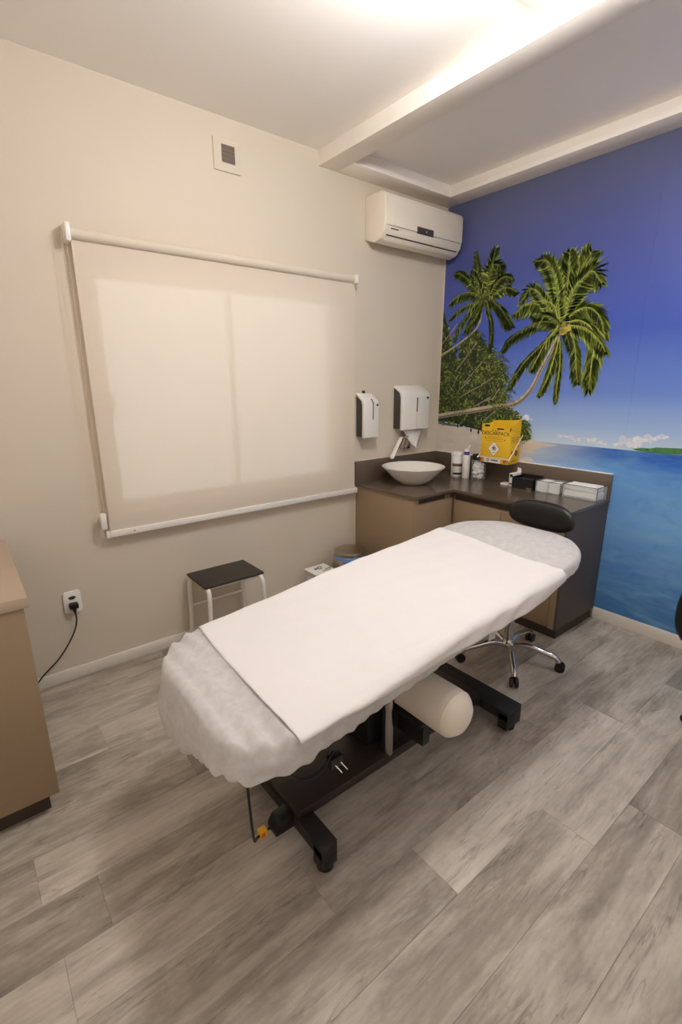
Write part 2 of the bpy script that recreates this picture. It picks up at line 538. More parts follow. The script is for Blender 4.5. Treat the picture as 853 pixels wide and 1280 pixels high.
# ---- ceiling lamp (just above the frame) and the cable duct that feeds it
LX, LY = -1.97, -1.67
lamp = thing('ceiling_lamp', (LX, LY, CEIL), 'white glowing globe lamp hung from the ceiling, fed by the cable duct', 'ceiling lamp')
MB().lathe([(0, 0), (.06, 0), (.06, -.02), (.05, -.026), (.012, -.028), (.012, -.06), (.045, -.062), (.045, -.075), (0, -.075)], (LX, LY, CEIL)).build('lamp_base', M['whiteplastic'], lamp)
M['lamp'] = emit_mat('lamp_diffuser', LAMP_COLOR, LAMP_STRENGTH)
MB().lathe([(.11 * math.sin(math.radians(a)), -.175 + .11 * math.cos(math.radians(a))) for a in range(24, 181, 12)], (LX, LY, CEIL)).build('lamp_shade', M['lamp'], lamp)
# ---- flat round light set in the recess near the mural (outside the frame): it throws the second set of shadows
RX, RY = -.6, -2.4
rl_ = thing('recess_lamp', (RX, RY, CEIL), 'flat round white lamp in the ceiling recess by the mural', 'ceiling lamp')
MB().lathe([(0, 0), (.14, 0), (.14, -.022), (.125, -.026), (.12, -.018), (0, -.018)], (RX, RY, CEIL)).build('lamp_base', M['whiteplastic'], rl_)
M['lamp_recess'] = emit_mat('recess_diffuser', LAMP_COLOR, RECESS_STRENGTH)
MB().lathe([(.119, -.0185), (.117, -.028), (.08, -.034), (0, -.036)], (RX, RY, CEIL)).build('lamp_shade', M['lamp_recess'], rl_)
tag(MB().box(-1.99, -1.243, -1.515, -1.47, CEIL - .022, CEIL, .002).box(-1.99, -1.945, -1.61, -1.515, CEIL - .022, CEIL, .002).build('cable_duct', M['whiteplastic']),
    'thin white cable duct running along ceiling to the dropped beam', 'cable duct')

# ================================================================== BEACH MURAL
mu = thing('beach_mural', (0, 0, 0), 'printed tropical beach mural with palms and blue sea covering the right wall', 'mural')
zc0, zc1 = .08, 2.9
for (a, b) in ((-1.5278, -.012), (-3.02, -1.5282), (Y0, -3.0204)):
    o = MB().box(-.0022, -.0003, a, b, zc0, zc1, .0005, 1).build('wallpaper_strip', M['mural'], mu, smooth=False)
class Ink:
    """flat printed shapes on the mural: each layer a hair proud of the one below"""
    def __init__(s): s.v = []; s.f = []; s.c = []
    def poly(s, pts, col, d):
        k = len(s.v)
        s.v += [(d, p[0], p[1]) for p in pts]; s.f.append(tuple(range(k, k + len(pts)))); s.c.append(lin(col))
    def strip(s, path, w0, w1, col, d):
        n = len(path)
        for i in range(n - 1):
            (y0, z0), (y1, z1) = path[i], path[i + 1]
            l = math.hypot(y1 - y0, z1 - z0) or 1e-6
            nx, nz = -(z1 - z0) / l, (y1 - y0) / l
            a = (w0 + (w1 - w0) * i / (n - 1)) / 2; b = (w0 + (w1 - w0) * (i + 1) / (n - 1)) / 2
            s.poly([(y0 + nx * a, z0 + nz * a), (y1 + nx * b, z1 + nz * b), (y1 - nx * b, z1 - nz * b), (y0 - nx * a, z0 - nz * a)], col(i) if callable(col) else col, d)
    def build(s, name, stuff=False):
        v = [(x, min(y, -.0125), z) for x, y, z in s.v]
        me = bpy.data.meshes.new(name); me.from_pydata(v, [], s.f)
        at = me.color_attributes.new('ink', 'FLOAT_COLOR', 'CORNER')
        i = 0
        for p, c in zip(me.polygons, s.c):
            for _ in range(p.loop_total):
                at.data[i].color = (*c, 1); i += 1
        me.materials.append(M['ink'])
        o = bpy.data.objects.new(name, me); COL.objects.link(o); o.parent = mu
        if stuff: o['kind'] = 'stuff'
        return o
def mixc(a, b, t): return tuple(a[i] + (b[i] - a[i]) * t for i in range(3))
rg = random.Random(11)
def blob(ink, y, z, r, col, d, n=14, sq=.75, jit=.3):
    ink.poly([(y + r * math.cos(2 * pi * k / n) * (1 + rg.uniform(-jit, jit)), z + r * sq * math.sin(2 * pi * k / n) * (1 + rg.uniform(-jit, jit))) for k in range(n)], col, d)
FRONDS = [
    ([(-1.033, 1.98), (-1.045, 2.09), (-1.054, 2.197), (-1.041, 2.289), (-0.985, 2.335), (-0.944, 2.336)], 0.09, 0.25, 0.8, 1),
    ([(-1.034, 2.017), (-1.069, 2.141), (-1.114, 2.251), (-1.151, 2.331), (-1.174, 2.37)], 0.09, 0.55, 0.1, 1),
    ([(-1.034, 2.017), (-1.046, 2.162), (-1.041, 2.289), (-1.036, 2.404)], 0.084, 0.45, 0.0, 1),
    ([(-1.052, 2.034), (-1.087, 2.157), (-1.14, 2.229), (-1.197, 2.262), (-1.262, 2.185)], 0.096, 0.6, 0.6, 1),
    ([(-1.015, 2.0), (-0.981, 2.153), (-0.934, 2.288), (-0.87, 2.38), (-0.8, 2.384)], 0.066, 0.6, 0.5, 1),
    ([(-1.007, 1.982), (-0.962, 2.09), (-0.872, 2.127), (-0.761, 2.123), (-0.673, 2.063)], 0.084, 0.85, 0.9, 1),
    ([(-0.984, 1.994), (-0.882, 2.137), (-0.785, 2.216), (-0.708, 2.129)], 0.06, 0.5, 0.3, 1),
    ([(-1.018, 1.972), (-0.888, 1.993), (-0.755, 1.955), (-0.653, 1.902), (-0.596, 1.816)], 0.06, 0.2, 0.7, 1),
    ([(-1.031, 1.952), (-0.938, 2.027), (-0.815, 2.039)], 0.072, 0.2, 0.8, 1),
    ([(-1.01, 1.954), (-0.935, 1.863), (-0.885, 1.767), (-0.844, 1.677)], 0.072, 0.95, 0.6, 1),
    ([(-1.022, 1.943), (-0.884, 1.827), (-0.79, 1.74), (-0.727, 1.647), (-0.676, 1.546)], 0.058, 0.4, 0.6, 1),
    ([(-1.029, 1.886), (-1.006, 1.762), (-0.969, 1.614), (-0.92, 1.501)], 0.058, 0.9, 0.5, 1),
    ([(-1.033, 1.866), (-1.05, 1.711), (-1.048, 1.564), (-1.048, 1.453)], 0.042, 0.75, 0.5, 1),
    ([(-1.075, 2.008), (-1.14, 2.047), (-1.216, 2.045), (-1.286, 1.975), (-1.323, 1.865)], 0.09, 0.75, 0.7, 1),
    ([(-1.079, 1.976), (-1.148, 1.98), (-1.232, 1.926), (-1.264, 1.824), (-1.263, 1.687), (-1.264, 1.546)], 0.114, 0.9, 0.8, 1),
    ([(-1.086, 1.966), (-1.138, 1.822), (-1.165, 1.689), (-1.186, 1.588)], 0.072, 0.6, 0.5, 1),
    ([(-1.071, 1.958), (-1.193, 1.929), (-1.289, 1.85), (-1.34, 1.775)], 0.084, 0.8, 0.8, 1),
    ([(-1.043, 1.942), (-1.081, 1.882), (-1.11, 1.805)], 0.048, 0.3, 0.5, 1),
    ([(-0.399, 2.2), (-0.344, 2.341), (-0.299, 2.534)], 0.05, 0.15, 0.1, 2),
    ([(-0.405, 2.211), (-0.44, 2.359), (-0.472, 2.533)], 0.066, 0.35, 0.0, 2),
    ([(-0.418, 2.22), (-0.443, 2.401), (-0.502, 2.418), (-0.534, 2.365)], 0.072, 0.4, 0.7, 2),
    ([(-0.391, 2.212), (-0.315, 2.345), (-0.267, 2.391)], 0.054, 0.4, 0.4, 2),
    ([(-0.376, 2.214), (-0.278, 2.261), (-0.157, 2.253), (-0.073, 2.199)], 0.054, 0.8, 0.8, 2),
    ([(-0.37, 2.204), (-0.256, 2.343), (-0.176, 2.405), (-0.114, 2.409)], 0.045, 0.4, 0.5, 2),
    ([(-0.441, 2.195), (-0.558, 2.254), (-0.624, 2.241), (-0.681, 2.207)], 0.05, 0.75, 0.7, 2),
    ([(-0.439, 2.217), (-0.513, 2.305), (-0.577, 2.327), (-0.638, 2.297)], 0.05, 0.6, 0.6, 2),
    ([(-0.455, 2.193), (-0.543, 2.128), (-0.603, 2.057), (-0.656, 1.987)], 0.078, 0.15, 0.6, 2),
    ([(-0.43, 2.163), (-0.477, 2.036), (-0.489, 1.899), (-0.47, 1.797)], 0.038, 0.2, 0.5, 2),
    ([(-0.372, 2.181), (-0.308, 2.074), (-0.254, 1.986)], 0.066, 0.3, 0.6, 2),
    ([(-0.357, 2.183), (-0.274, 2.124), (-0.175, 2.004), (-0.134, 1.91)], 0.043, 0.55, 0.6, 2),
    ([(-0.343, 2.185), (-0.195, 2.156), (-0.074, 2.079)], 0.036, 0.6, 0.7, 2),
    ([(-0.407, 2.188), (-0.437, 2.162), (-0.461, 2.06)], 0.041, 0.9, 0.6, 2),
    ([(-0.385, 2.191), (-0.35, 2.093), (-0.282, 2.019)], 0.054, 0.7, 0.6, 2),
]
TRUNKS = [([(-1.04, 1.95), (-0.97, 1.79), (-0.912, 1.675), (-0.877, 1.584), (-0.816, 1.499), (-0.724, 1.438), (-0.572, 1.411), (-0.0, 1.311)], 0.022, 0.04), ([(-0.395, 2.17), (-0.365, 2.012), (-0.214, 1.905), (-0.0, 1.802)], 0.01, 0.018)]
TWIGS = [[(-0.365, 1.895), (-0.274, 1.792), (-0.165, 1.674)], [(-0.2, 1.652), (-0.147, 1.548)], [(-0.531, 1.629), (-0.429, 1.57), (-0.271, 1.498), (-0.182, 1.438)], [(-0.326, 1.62), (-0.241, 1.549)], [(-0.521, 1.482), (-0.369, 1.402)], [(-0.578, 1.38), (-0.46, 1.288)], [(-0.596, 1.551), (-0.546, 1.472), (-0.464, 1.451)], [(-0.164, 2.046), (-0.013, 1.896)], [(-0.426, 1.747), (-0.264, 1.59)]]
FOLIAGE = [(-0.017, 2.15), (-0.074, 2.004), (-0.124, 1.87), (-0.184, 1.775), (-0.214, 1.895), (-0.297, 1.967), (-0.357, 1.982), (-0.424, 1.901), (-0.48, 1.803), (-0.52, 1.754), (-0.6, 1.751), (-0.63, 1.665), (-0.659, 1.599), (-0.621, 1.532), (-0.651, 1.456), (-0.69, 1.399), (-0.75, 1.353), (-0.818, 1.318), (-0.856, 1.254), (-0.895, 1.19), (-0.822, 1.174), (-0.721, 1.195), (-0.459, 1.22), (-0.291, 1.246), (-0.153, 1.27), (-0.003, 1.272), (-0.004, 1.591)]
SAND = [(0.011, 1.26), (-0.112, 1.251), (-0.251, 1.238), (-0.459, 1.22), (-0.582, 1.209), (-0.81, 1.183), (-0.896, 1.181), (-0.992, 1.171), (-1.097, 1.167)]
ISLAND = [(-1.576, 1.19), (-1.629, 1.201), (-1.681, 1.203), (-1.711, 1.212), (-1.771, 1.215), (-1.841, 1.219), (-1.847, 1.182), (-1.756, 1.179), (-1.674, 1.179), (-1.61, 1.182)]
CLOUDS = [(-1.146, 1.219, 0.06), (-1.289, 1.218, 0.06), (-1.378, 1.201, 0.05), (-1.539, 1.216, 0.08), (-1.601, 1.246, 0.09), (-1.644, 1.244, 0.06), (-1.708, 1.266, 0.07), (-1.54, 1.205, 0.06), (-0.799, 1.343, 0.06), (-0.846, 1.332, 0.04), (-1.227, 1.206, 0.03)]
ink = Ink()
lay = [-.0027]
def nxt():
    lay[0] -= .00001; return lay[0]
for y, z, r in CLOUDS:
    for q in range(9):
        g = rg.uniform(0, 1)
        blob(ink, y + rg.uniform(-1, 1) * r, z + rg.uniform(-.1, .35) * r * .7, r * rg.uniform(.1, .32), mixc((206, 214, 232), (238, 236, 238), g), nxt(), 9)
for q in range(14):
    blob(ink, -.07 + rg.uniform(-.06, .05), 1.77 + rg.uniform(-.05, .05), rg.uniform(.012, .03), mixc((170, 180, 205), (225, 225, 232), rg.random()), nxt(), 8)
ink.build('cloud_print', True)
ink = Ink()
low = [(-1.16, 1.160), (-1.12, 1.12), (-1.02, 1.06), (-.9, 1.0), (-.012, 1.0)]
n = len(SAND)
ink.poly(SAND + [(-1.1, 1.163), (-.98, 1.14), (-.86, 1.08), (-.76, 1.0), (-.012, 1.0)], (214, 203, 190), -.0042)
for q in range(40):
    y = rg.uniform(-.9, -.02); blob(ink, y, rg.uniform(1.02, 1.19), rg.uniform(.02, .06), mixc((206, 196, 182), (224, 214, 202), rg.random()), -.00425 - .00001 * q, 10, .3)
ink.strip([(-.02, 1.262), (-.1, 1.25), (-.19, 1.243), (-.24, 1.238)], .03, .004, (92, 108, 116), -.0048)
ink.build('sand_print')
ink = Ink()
ink.poly(ISLAND[:6] + [(-2.6, 1.23), (-2.6, 1.182)] + ISLAND[6:], (74, 128, 74), -.0042)
for q in range(60):
    y = -rg.uniform(1.64, 2.5); blob(ink, y, rg.uniform(1.186, 1.198), rg.uniform(.005, .011), rg.choice([(42, 92, 58), (110, 160, 78), (66, 118, 66), (92, 142, 84)]), -.0043 - .00001 * q, 8, .6)
ink.build('island_print')
# jungle mass: dark ground of the print and many separate printed leaves on it
ink = Ink()
ink.poly(FOLIAGE, (36, 44, 26), -.0050)
ys = [p[0] for p in FOLIAGE]; zs = [p[1] for p in FOLIAGE]
def inside(y, z):
    c = False; k = len(FOLIAGE)
    for i in range(k):
        (y0, z0), (y1, z1) = FOLIAGE[i], FOLIAGE[(i + 1) % k]
        if (z0 > z) != (z1 > z) and y < (y1 - y0) * (z - z0) / (z1 - z0) + y0: c = not c
    return c
made = 0
while made < 1500:
    y, z = rg.uniform(min(ys), max(ys)), rg.uniform(min(zs), max(zs))
    if not inside(y, z): continue
    made += 1
    a = rg.uniform(0, 2 * pi); l = rg.uniform(.014, .055); wd = l * rg.uniform(.12, .3)
    u = rg.random()
    col = mixc((28, 36, 20), (74, 88, 38), rg.random()) if u < .7 else (mixc((84, 100, 40), (140, 152, 62), rg.random()) if u < .985 else (104, 116, 84))
    if z < 1.33 and y < -.45: col = mixc((50, 84, 34), (120, 160, 62), rg.random())
    ca, sa = math.cos(a), math.sin(a)
    ink.poly([(y, z), (y + ca * l * .5 - sa * wd, z + sa * l * .5 + ca * wd), (y + ca * l, z + sa * l), (y + ca * l * .5 + sa * wd, z + sa * l * .5 - ca * wd)], col, -.0052 - .0000004 * made)
for (cy, cz, rr_) in ((-.56, 1.72, .11), (-.60, 1.62, .12), (-.635, 1.5, .1), (-.48, 1.80, .09), (-.30, 1.9, .12), (-.12, 1.62, .14), (-.2, 1.45, .12), (-.40, 1.62, .13), (-.74, 1.34, .07), (-.82, 1.26, .07), (-.6, 1.38, .1)):
    for k in range(11):
        a = 2 * pi * k / 11 + rg.uniform(-.2, .2)
        L_ = rr_ * rg.uniform(.7, 1.15)
        tipy, tipz = cy + L_ * math.cos(a), cz + L_ * math.sin(a) - .02
        for m_ in range(9):
            t = m_ / 8
            py, pz = cy + (tipy - cy) * t, cz + (tipz - cz) * t + .02 * math.sin(pi * t)
            for sd in (-1, 1):
                b_ = a + sd * .9
                ll = .03 * (1.1 - t * .5)
                lay[0] = -.0058 - .0000003 * made; made += 1
                c_ = mixc((30, 38, 20), (92, 108, 48), rg.random()) if rg.random() < .85 else (150, 162, 74)
                ink.poly([(py, pz), (py + ll * .5 * math.cos(b_) - .003 * math.sin(b_), pz + ll * .5 * math.sin(b_) + .003 * math.cos(b_)), (py + ll * math.cos(b_), pz + ll * math.sin(b_) - .006), (py + ll * .5 * math.cos(b_) + .003 * math.sin(b_), pz + ll * .5 * math.sin(b_) - .003 * math.cos(b_))], c_, lay[0])
ink.build('foliage_print', True)
ink = Ink()
for t in TWIGS:
    ink.strip(t, .010, .007, (150, 140, 112), -.0060)
for (path, w0, w1) in TRUNKS:
    P = [(p.x, p.y) for p in smooth_path([(a, b, 0) for a, b in path], 10)]
    ink.strip(P, w0, w1, lambda i: mixc((168, 152, 128), (196, 182, 158), rg.random()), -.0062)
    Q = [(y, z - w0 * .45) for y, z in P]
    ink.strip(Q, w0 * .3, w1 * .35, (116, 102, 82), -.0063)
ink.build('trunk_print')
dep = [-.0065]
def frond(ink, path, L0, bright, droop):
    P = [(p.x, p.y) for p in smooth_path([(a, b, 0) for a, b in path], 7)]
    n = len(P); dep[0] -= .00003
    dark, mid, lite = (46, 56, 28), (96, 116, 44), (182, 196, 82)
    for i in range(1, n):
        (y0, z0), (y1, z1) = P[i - 1], P[i]
        l = math.hypot(y1 - y0, z1 - z0) or 1e-6
        ty, tz = (y1 - y0) / l, (z1 - z0) / l
        t = i / (n - 1)
        for sub in range(4):
            by, bz = y0 + (y1 - y0) * sub / 4, z0 + (z1 - z0) * sub / 4
            for sd in (-1, 1):
                ny, nz = -tz * sd, ty * sd
                ll = L0 * .88 * (.4 + 1.0 * math.sin(pi * min(1, .15 + .75 * t))) * rg.uniform(.8, 1.25) * (1.0 if t < .93 else .7)
                dy, dz = ny * .62 + ty * .8, nz * .62 + tz * .8 - droop * .85
                q = math.hypot(dy, dz) or 1
                dy, dz = dy / q, dz / q
                ey, ez = by + dy * ll, bz + dz * ll - droop * ll * .15
                wd = .0035 + L0 * .035
                # leaflets on the sunny upper side of the print are yellow-green
                up = nz > 0
                c = mixc(dark, mid, rg.uniform(0, .8)) if rg.random() > bright * (1.4 if up else .65) else mixc(mid, lite, rg.uniform(.1, 1.0))
                my, mz = (by + ey) / 2, (bz + ez) / 2 + droop * ll * .06
                ink.poly([(by, bz), (my - dz * wd, mz + dy * wd), (ey, ez), (my + dz * wd, mz - dy * wd)], c, dep[0] - .000001 * i)
    ink.strip(P, .007, .003, mixc((84, 92, 34), (186, 182, 80), bright), dep[0] - .00006)
for which in (2, 1):
    ink = Ink()
    for (path, L0, br, dr, w_) in FRONDS:
        if w_ == which: frond(ink, path, L0, br * (1 if which == 1 else .55), dr)
    cc = (-1.045, 1.965) if which == 1 else (-.398, 2.195)
    for k in range(6): blob(ink, cc[0] + rg.uniform(-.03, .03), cc[1] + rg.uniform(-.03, .03), .03, (60, 70, 30), -.0064 - .00001 * k, 10, 1, .2)
    if which == 1:
        for k in range(7): blob(ink, -1.055 + rg.uniform(-.03, .02), 1.93 + rg.uniform(-.03, .03), .018, mixc((120, 116, 40), (190, 170, 70), rg.random()), -.0098 - .00001 * k, 10, 1, .05)
    ink.build('palm_print')

# ================================================================== LEFT CABINET
t = thing('low_cabinet', (-3.7, -.53, 0), 'tan cabinet with pale top at left edge, front corner cut by frame', 'cabinet')
MB().box(X0 + .005, -3.212, -.945, -.15, .088, .862, .002).build('body', M['laminate'], t)
MB().box(X0 + .005, -3.197, -.952, -.145, .862, .9, .002).build('top_panel', M['laminate_top'], t)
MB().box(X0 + .005, -3.245, -.9, -.2, 0, .088).build('plinth', M['groove'], t)

# ================================================================== SOCKET AND LEAD
t = thing('wall_socket', (-2.95, 0, .455), 'white wall socket plate above the baseboard beside tan cabinet', 'socket')
MB().prism([(-2.949 + (.026 * sx + .018 * math.cos(a)), .4535 + (.045 * sz + .018 * math.sin(a))) for sx, sz, a0 in ((1, 1, 0), (-1, 1, 90), (-1, -1, 180), (1, -1, 270)) for a in [math.radians(a0 + 15 * k) for k in range(7)]], 1, -.012, 0, .002).build('plate', M['whiteplastic'], t)
MB().prism([(-2.949 + .02 * math.cos(k * pi / 3), .4795 + .011 * math.sin(k * pi / 3)) for k in range(6)], 1, -.0135, -.011, .001).build('outlet_face', M['darkplastic'], t)
for dx in (-.012, 0, .012):
    MB().cyl((-2.949 + dx, -.0155, .478), (-2.949 + dx, -.0135, .478), .0035).build('pin_hole', M['black'], t)
t = thing('power_lead', (-2.949, -.03, .42), 'black plug with thin cable drooping from the wall socket', 'cable')
MB().box(-2.971, -2.927, -.05, -.0122, .425, .455, .006).tube([(-2.949, -.04, .43), (-2.949, -.042, .405)], [.012, .006]).build('plug', M['black'], t)
MB().tube(smooth_path([(-2.949, -.042, .41), (-2.948, -.04, .36), (-2.962, -.03, .30), (-3.0, -.026, .23), (-3.06, -.026, .155), (-3.15, -.028, .08), (-3.21, -.06, .02), (-3.24, -.12, .006)]), .0038, 8).build('cable', M['black'], t)

# ================================================================== ROLLER BLIND
t = thing('roller_blind', (-1.86, -.05, 2.29), 'beige roller blind pulled down over window, white bottom rail', 'blind')
MB().cyl((-2.722, -.052, 2.273), (-1.0, -.052, 2.273), .026, seg=28).build('roller_tube', M['blind_solid'] if 'blind_solid' in M else M['wall'], t)
for x, s in ((-2.735, 1), (-.99, -1)):
    b = MB().box(x - .012, x + .012, -.086, 0, 2.235 if s > 0 else 2.245, 2.315 if s > 0 else 2.30, .006).build('bracket', M['whiteplastic'], t)
    MB().cyl((x - s * .016, -.05, 2.273), (x + s * .002, -.05, 2.273), .024, seg=24).build('end_cap', M['whiteplastic'], b)
sh = MB(); sh.grid([[(-2.722 + 1.737 * i / 24, -.053 + .0006 * math.sin(i * 1.7), z) for i in range(25)] for z in (.805, 1.3, 1.8, 2.262)])
sh.build('shade_fabric', M['blind'], t)
r = MB().box(-2.726, -.98, -.062, -.044, .787, .822, .003).build('bottom_rail', M['whiteplastic'], t)
for x in (-2.735, -.972):
    MB().box(x - .008, x + .008, -.063, -.043, .785, .824, .002).build('rail_end', M['whiteplastic'], r)
MB().cyl((-2.60, -.0632, .805), (-2.60, -.061, .805), .005).build('rail_screw', M['steel'], r)
ch = MB()
for x in (-2.762, -2.744):
    ch.tube([(x, -.066, 2.29), (x, -.066, .86)], .0014, 6)
    for k in range(118):
        bmesh.ops.create_icosphere(ch.bm, subdivisions=1, radius=.003, matrix=Matrix.Translation((x, -.066, .872 + k * .012)))
ch.build('bead_chain', M['chain'], t)
MB().box(-2.768, -2.738, -.08, -.05, .842, .93, .006).box(-2.76, -2.746, -.06, 0, .86, .9, .003).build('chain_tensioner', M['whiteplastic'], t)

# ================================================================== WALL VENT
t = thing('wall_vent', (-1.87, 0, 2.8), 'square white plate with dark centre, high on wall above blind', 'vent')
MB().box(-1.95, -1.79, -.009, 0, 2.723, 2.879, .003).build('plate', M['wall'], t)
MB().box(-1.903, -1.824, -.0105, -.008, 2.766, 2.852).build('opening', M['duct'], t)
for k in range(4):
    MB().box(-1.903, -1.824, -.013, -.0102, 2.775 + .021 * k, 2.781 + .021 * k, .001).build('slat', M['duct'], t)

# ================================================================== AIR CONDITIONER
t = thing('air_conditioner', (-.455, 0, 2.51), 'white split air conditioner mounted high beside the mural', 'air conditioner')
MB().prism([(0, 2.81), (-.165, 2.81), (-.195, 2.79), (-.203, 2.72), (-.203, 2.62), (-.19, 2.57), (-.155, 2.528), (-.09, 2.512), (0, 2.545)], 0, -.852, -.05, .008, 3).build('body', M['acplastic'], t, angle=40)
MB().prism([(-.2035, 2.775), (-.2075, 2.772), (-.2075, 2.604), (-.2035, 2.602)], 0, -.84, -.062, .001).build('front_panel', M['acplastic'], t)
MB().prism([(-.201, 2.598), (-.2062, 2.597), (-.187, 2.549), (-.182, 2.551)], 0, -.83, -.075, .001).build('intake_panel', M['acplastic'], t)
MB().prism([(-.176, 2.545), (-.179, 2.542), (-.155, 2.517), (-.15, 2.52)], 0, -.82, -.085, .001).build('louver', M['acplastic'], t)
MB().prism([(-.176, 2.552), (-.1835, 2.552), (-.180, 2.544), (-.174, 2.544)], 0, -.815, -.09).build('outlet_slot', M['groove'], t)
d = MB().box(-.552, -.385, -.2105, -.204, 2.594, 2.637, .001).build('display', M['darkplastic'], t)
MB().cyl((-.46, -.2118, 2.616), (-.46, -.2098, 2.616), .0045).build('indicator', M['whiteplastic'], d)
MB().box(-.80, -.73, -.2055, -.2, 2.582, 2.587).build('maker_mark', M['groove'], t)
MB().box(-.046, -.04, -.03, -.002, 2.80, 2.86, .002).build('pipe_cover', M['whiteplastic'], t)

# ================================================================== COUNTER CABINETS
TOP = .85
t = thing('sink_cabinet', (-.6, -.3, 0), 'taupe end cabinet carrying the white basin beside the blind', 'cabinet')
MB().box(-.93, -.54, -.615, -.002, .06, .828, .0015).build('body', M['laminate'], t)
MB().box(-.9295, -.545, -.636, -.616, .065, .785, .0015).build('door', M['laminate'], t)
MB().box(-.925, -.61, -.618, -.612, .788, .826).build('handle_recess', M['groove'], t)
MB().box(-.93, -.905, -.637, -.615, .786, .828, .001).build('recess_end', M['laminate'], t)
MB().box(-.90, -.545, -.57, -.02, 0, .06).build('plinth', M['groove'], t)
t = thing('long_cabinet', (-.26, -.9, 0), 'long taupe base cabinet along the mural with shade coloured into right side', 'cabinet')
MB().box(-.505, -.003, -1.475, -.002, .075, .828).build('body', M['laminate'], t)
MB().box(-.528, -.003, -1.474, -1.432, .07, .829, .0015).build('end_panel', M['laminate'], t)
MB().box(-.529, -.003, -1.489, -1.474, .07, .829, .001).build('shaded_side', M['laminate_shaded'], t)  # end face skin: its shade is put into the colour
for (a, b) in ((-1.0305, -.642), (-1.43, -1.0335)):
    dr = MB().box(-.53, -.506, a, b, .075, .768, .0015).build('door', M['laminate'], t)
MB().box(-.512, -.503, -1.43, -.64, .772, .826).build('handle_recess', M['groove'], t)
MB().box(-.532, -.522, -1.43, -.642, .812, .828, .001).build('handle_lip', M['stone'], t)
MB().box(-.5, -.02, -1.479, -.6, 0, .075).build('plinth', M['groove'], t)
wt = thing('worktop', (-.4, -.6, TOP), 'brown stone L-shaped worktop with low backsplash', 'worktop')
MB().prism([(-.945, -.0005), (-.945, -.648), (-.548, -.648), (-.548, -1.494), (-.0025, -1.494), (-.0025, -.0005)], 2, .83, TOP, .0015, 1).build('slab', M['stone'], wt, smooth=False)
MB().box(-.945, -.0025, -.02, -.0005, TOP, 1.016, .001).build('backsplash', M['stone'], wt)
MB().box(-.0215, -.0025, -1.494, -.02, TOP, 1.016, .001).build('backsplash', M['stone'], wt)
MB().box(-.022, -.002, -1.494, -.02, 1.016, 1.0205).build('sealant_bead', M['white'], wt)
MB().box(-.945, -.02, -.0205, -.0005, 1.016, 1.0195).build('sealant_bead', M['wall'], wt)

# ---- basin, faucet
bx, by = -.615, -.305
t = thing('vessel_basin', (bx, by, TOP), 'round white ceramic vessel basin on brown worktop', 'basin')
MB().lathe([(0, TOP), (.085, TOP), (.10, TOP + .006), (.155, TOP + .045), (.2, TOP + .092), (.234, TOP + .127), (.238, TOP + .133), (.232, TOP + .135),
            (.222, TOP + .128), (.19, TOP + .094), (.14, TOP + .05), (.08, TOP + .022), (0, TOP + .016)], (bx, by, 0), 64).build('bowl', M['ceramic'], t, angle=60)
MB().lathe([(0, TOP + .021), (.022, TOP + .021), (.024, TOP + .0165), (.024, TOP + .012)], (bx, by, 0), 20).build('drain', M['chrome'], t)
t = thing('wall_faucet', (-.42, 0, 1.12), 'chrome wall faucet with white slanting spout above the basin', 'faucet')
MB().box(-.462, -.385, -.05, 0, 1.07, 1.165, .006).build('mount_block', M['chrome'], t)
MB().tube([(-.44, -.04, 1.168), (-.5, -.055, 1.165), (-.62, -.09, 1.04), (-.635, -.095, 1.018)], [.014, .016, .018, .016], 12, sx=.6).build('spout', M['whiteplastic'], t)
MB().tube([(-.40, -.052, 1.168), (-.47, -.062, 1.172), (-.59, -.092, 1.06)], [.007, .008, .006], 8).build('lever', M['chrome'], t)

# ---- dispensers
def dispenser(name, x0, x1, zb, zt, dp, label, cat):
    t = thing(name, ((x0 + x1) / 2, 0, zb), label, cat)
    MB().box(x0 + .008, x1 - .008, -dp * .8, 0, zb + .006, zt - .075, .004).prism([(-.002, zt - .08), (-dp * .8, zt - .08), (-dp * .35, zt - .022), (-.002, zt - .014)], 0, x0 + .008, x1 - .008).build('body', M['darkplastic'], t)
    ou = [(0, zt), (-.02, zt - .002), (-dp * .82, zt - .047), (-dp * .95, zt - .06), (-dp, zt - .085), (-dp, zb), (-dp + .03, zb - .004), (-dp + .03, zt - .09), (-dp * .6, zt - .055), (0, zt - .016)]
    MB().prism(ou, 0, x0, x1, .006, 2).build('front_cover', M['whiteplastic'], t, angle=50)
    return t
t = dispenser('soap_dispenser', -.935, -.79, 1.198, 1.522, .105, 'smaller white and grey soap dispenser on wall beside the blind', 'soap dispenser')
MB().prism([(-.107, 1.455), (-.1065, 1.33), (-.1045, 1.33), (-.1045, 1.455)], 0, -.853, -.846).prism([(-.1055, 1.456), (-.088, 1.48), (-.084, 1.477), (-.103, 1.452)], 0, -.856, -.849).build('level_window', M['inkblack'], t)
MB().box(-.818, -.798, -.1068, -.104, 1.428, 1.442, .001).build('emblem', M['darkplastic'], t)
MB().cyl((-.865, -.012, 1.518), (-.865, -.012, 1.538), .012, seg=14).build('lock_knob', M['black'], t)
t = dispenser('towel_dispenser', -.545, -.238, 1.232, 1.572, .112, 'larger white and grey paper towel dispenser near the mural', 'towel dispenser')
MB().prism([(-.1145, 1.478), (-.1145, 1.37), (-.1115, 1.37), (-.1115, 1.478)], 0, -.388, -.379).prism([(-.113, 1.478), (-.095, 1.515), (-.09, 1.513), (-.11, 1.474)], 0, -.389, -.38).build('level_window', M['inkblack'], t)
MB().box(-.3852, -.3822, -.1135, -.1115, 1.236, 1.37).build('cover_seam', M['tag'], t)
MB().box(-.275, -.252, -.1145, -.1115, 1.468, 1.484, .001).build('emblem', M['inkblack'], t)
pt = MB()
R = []
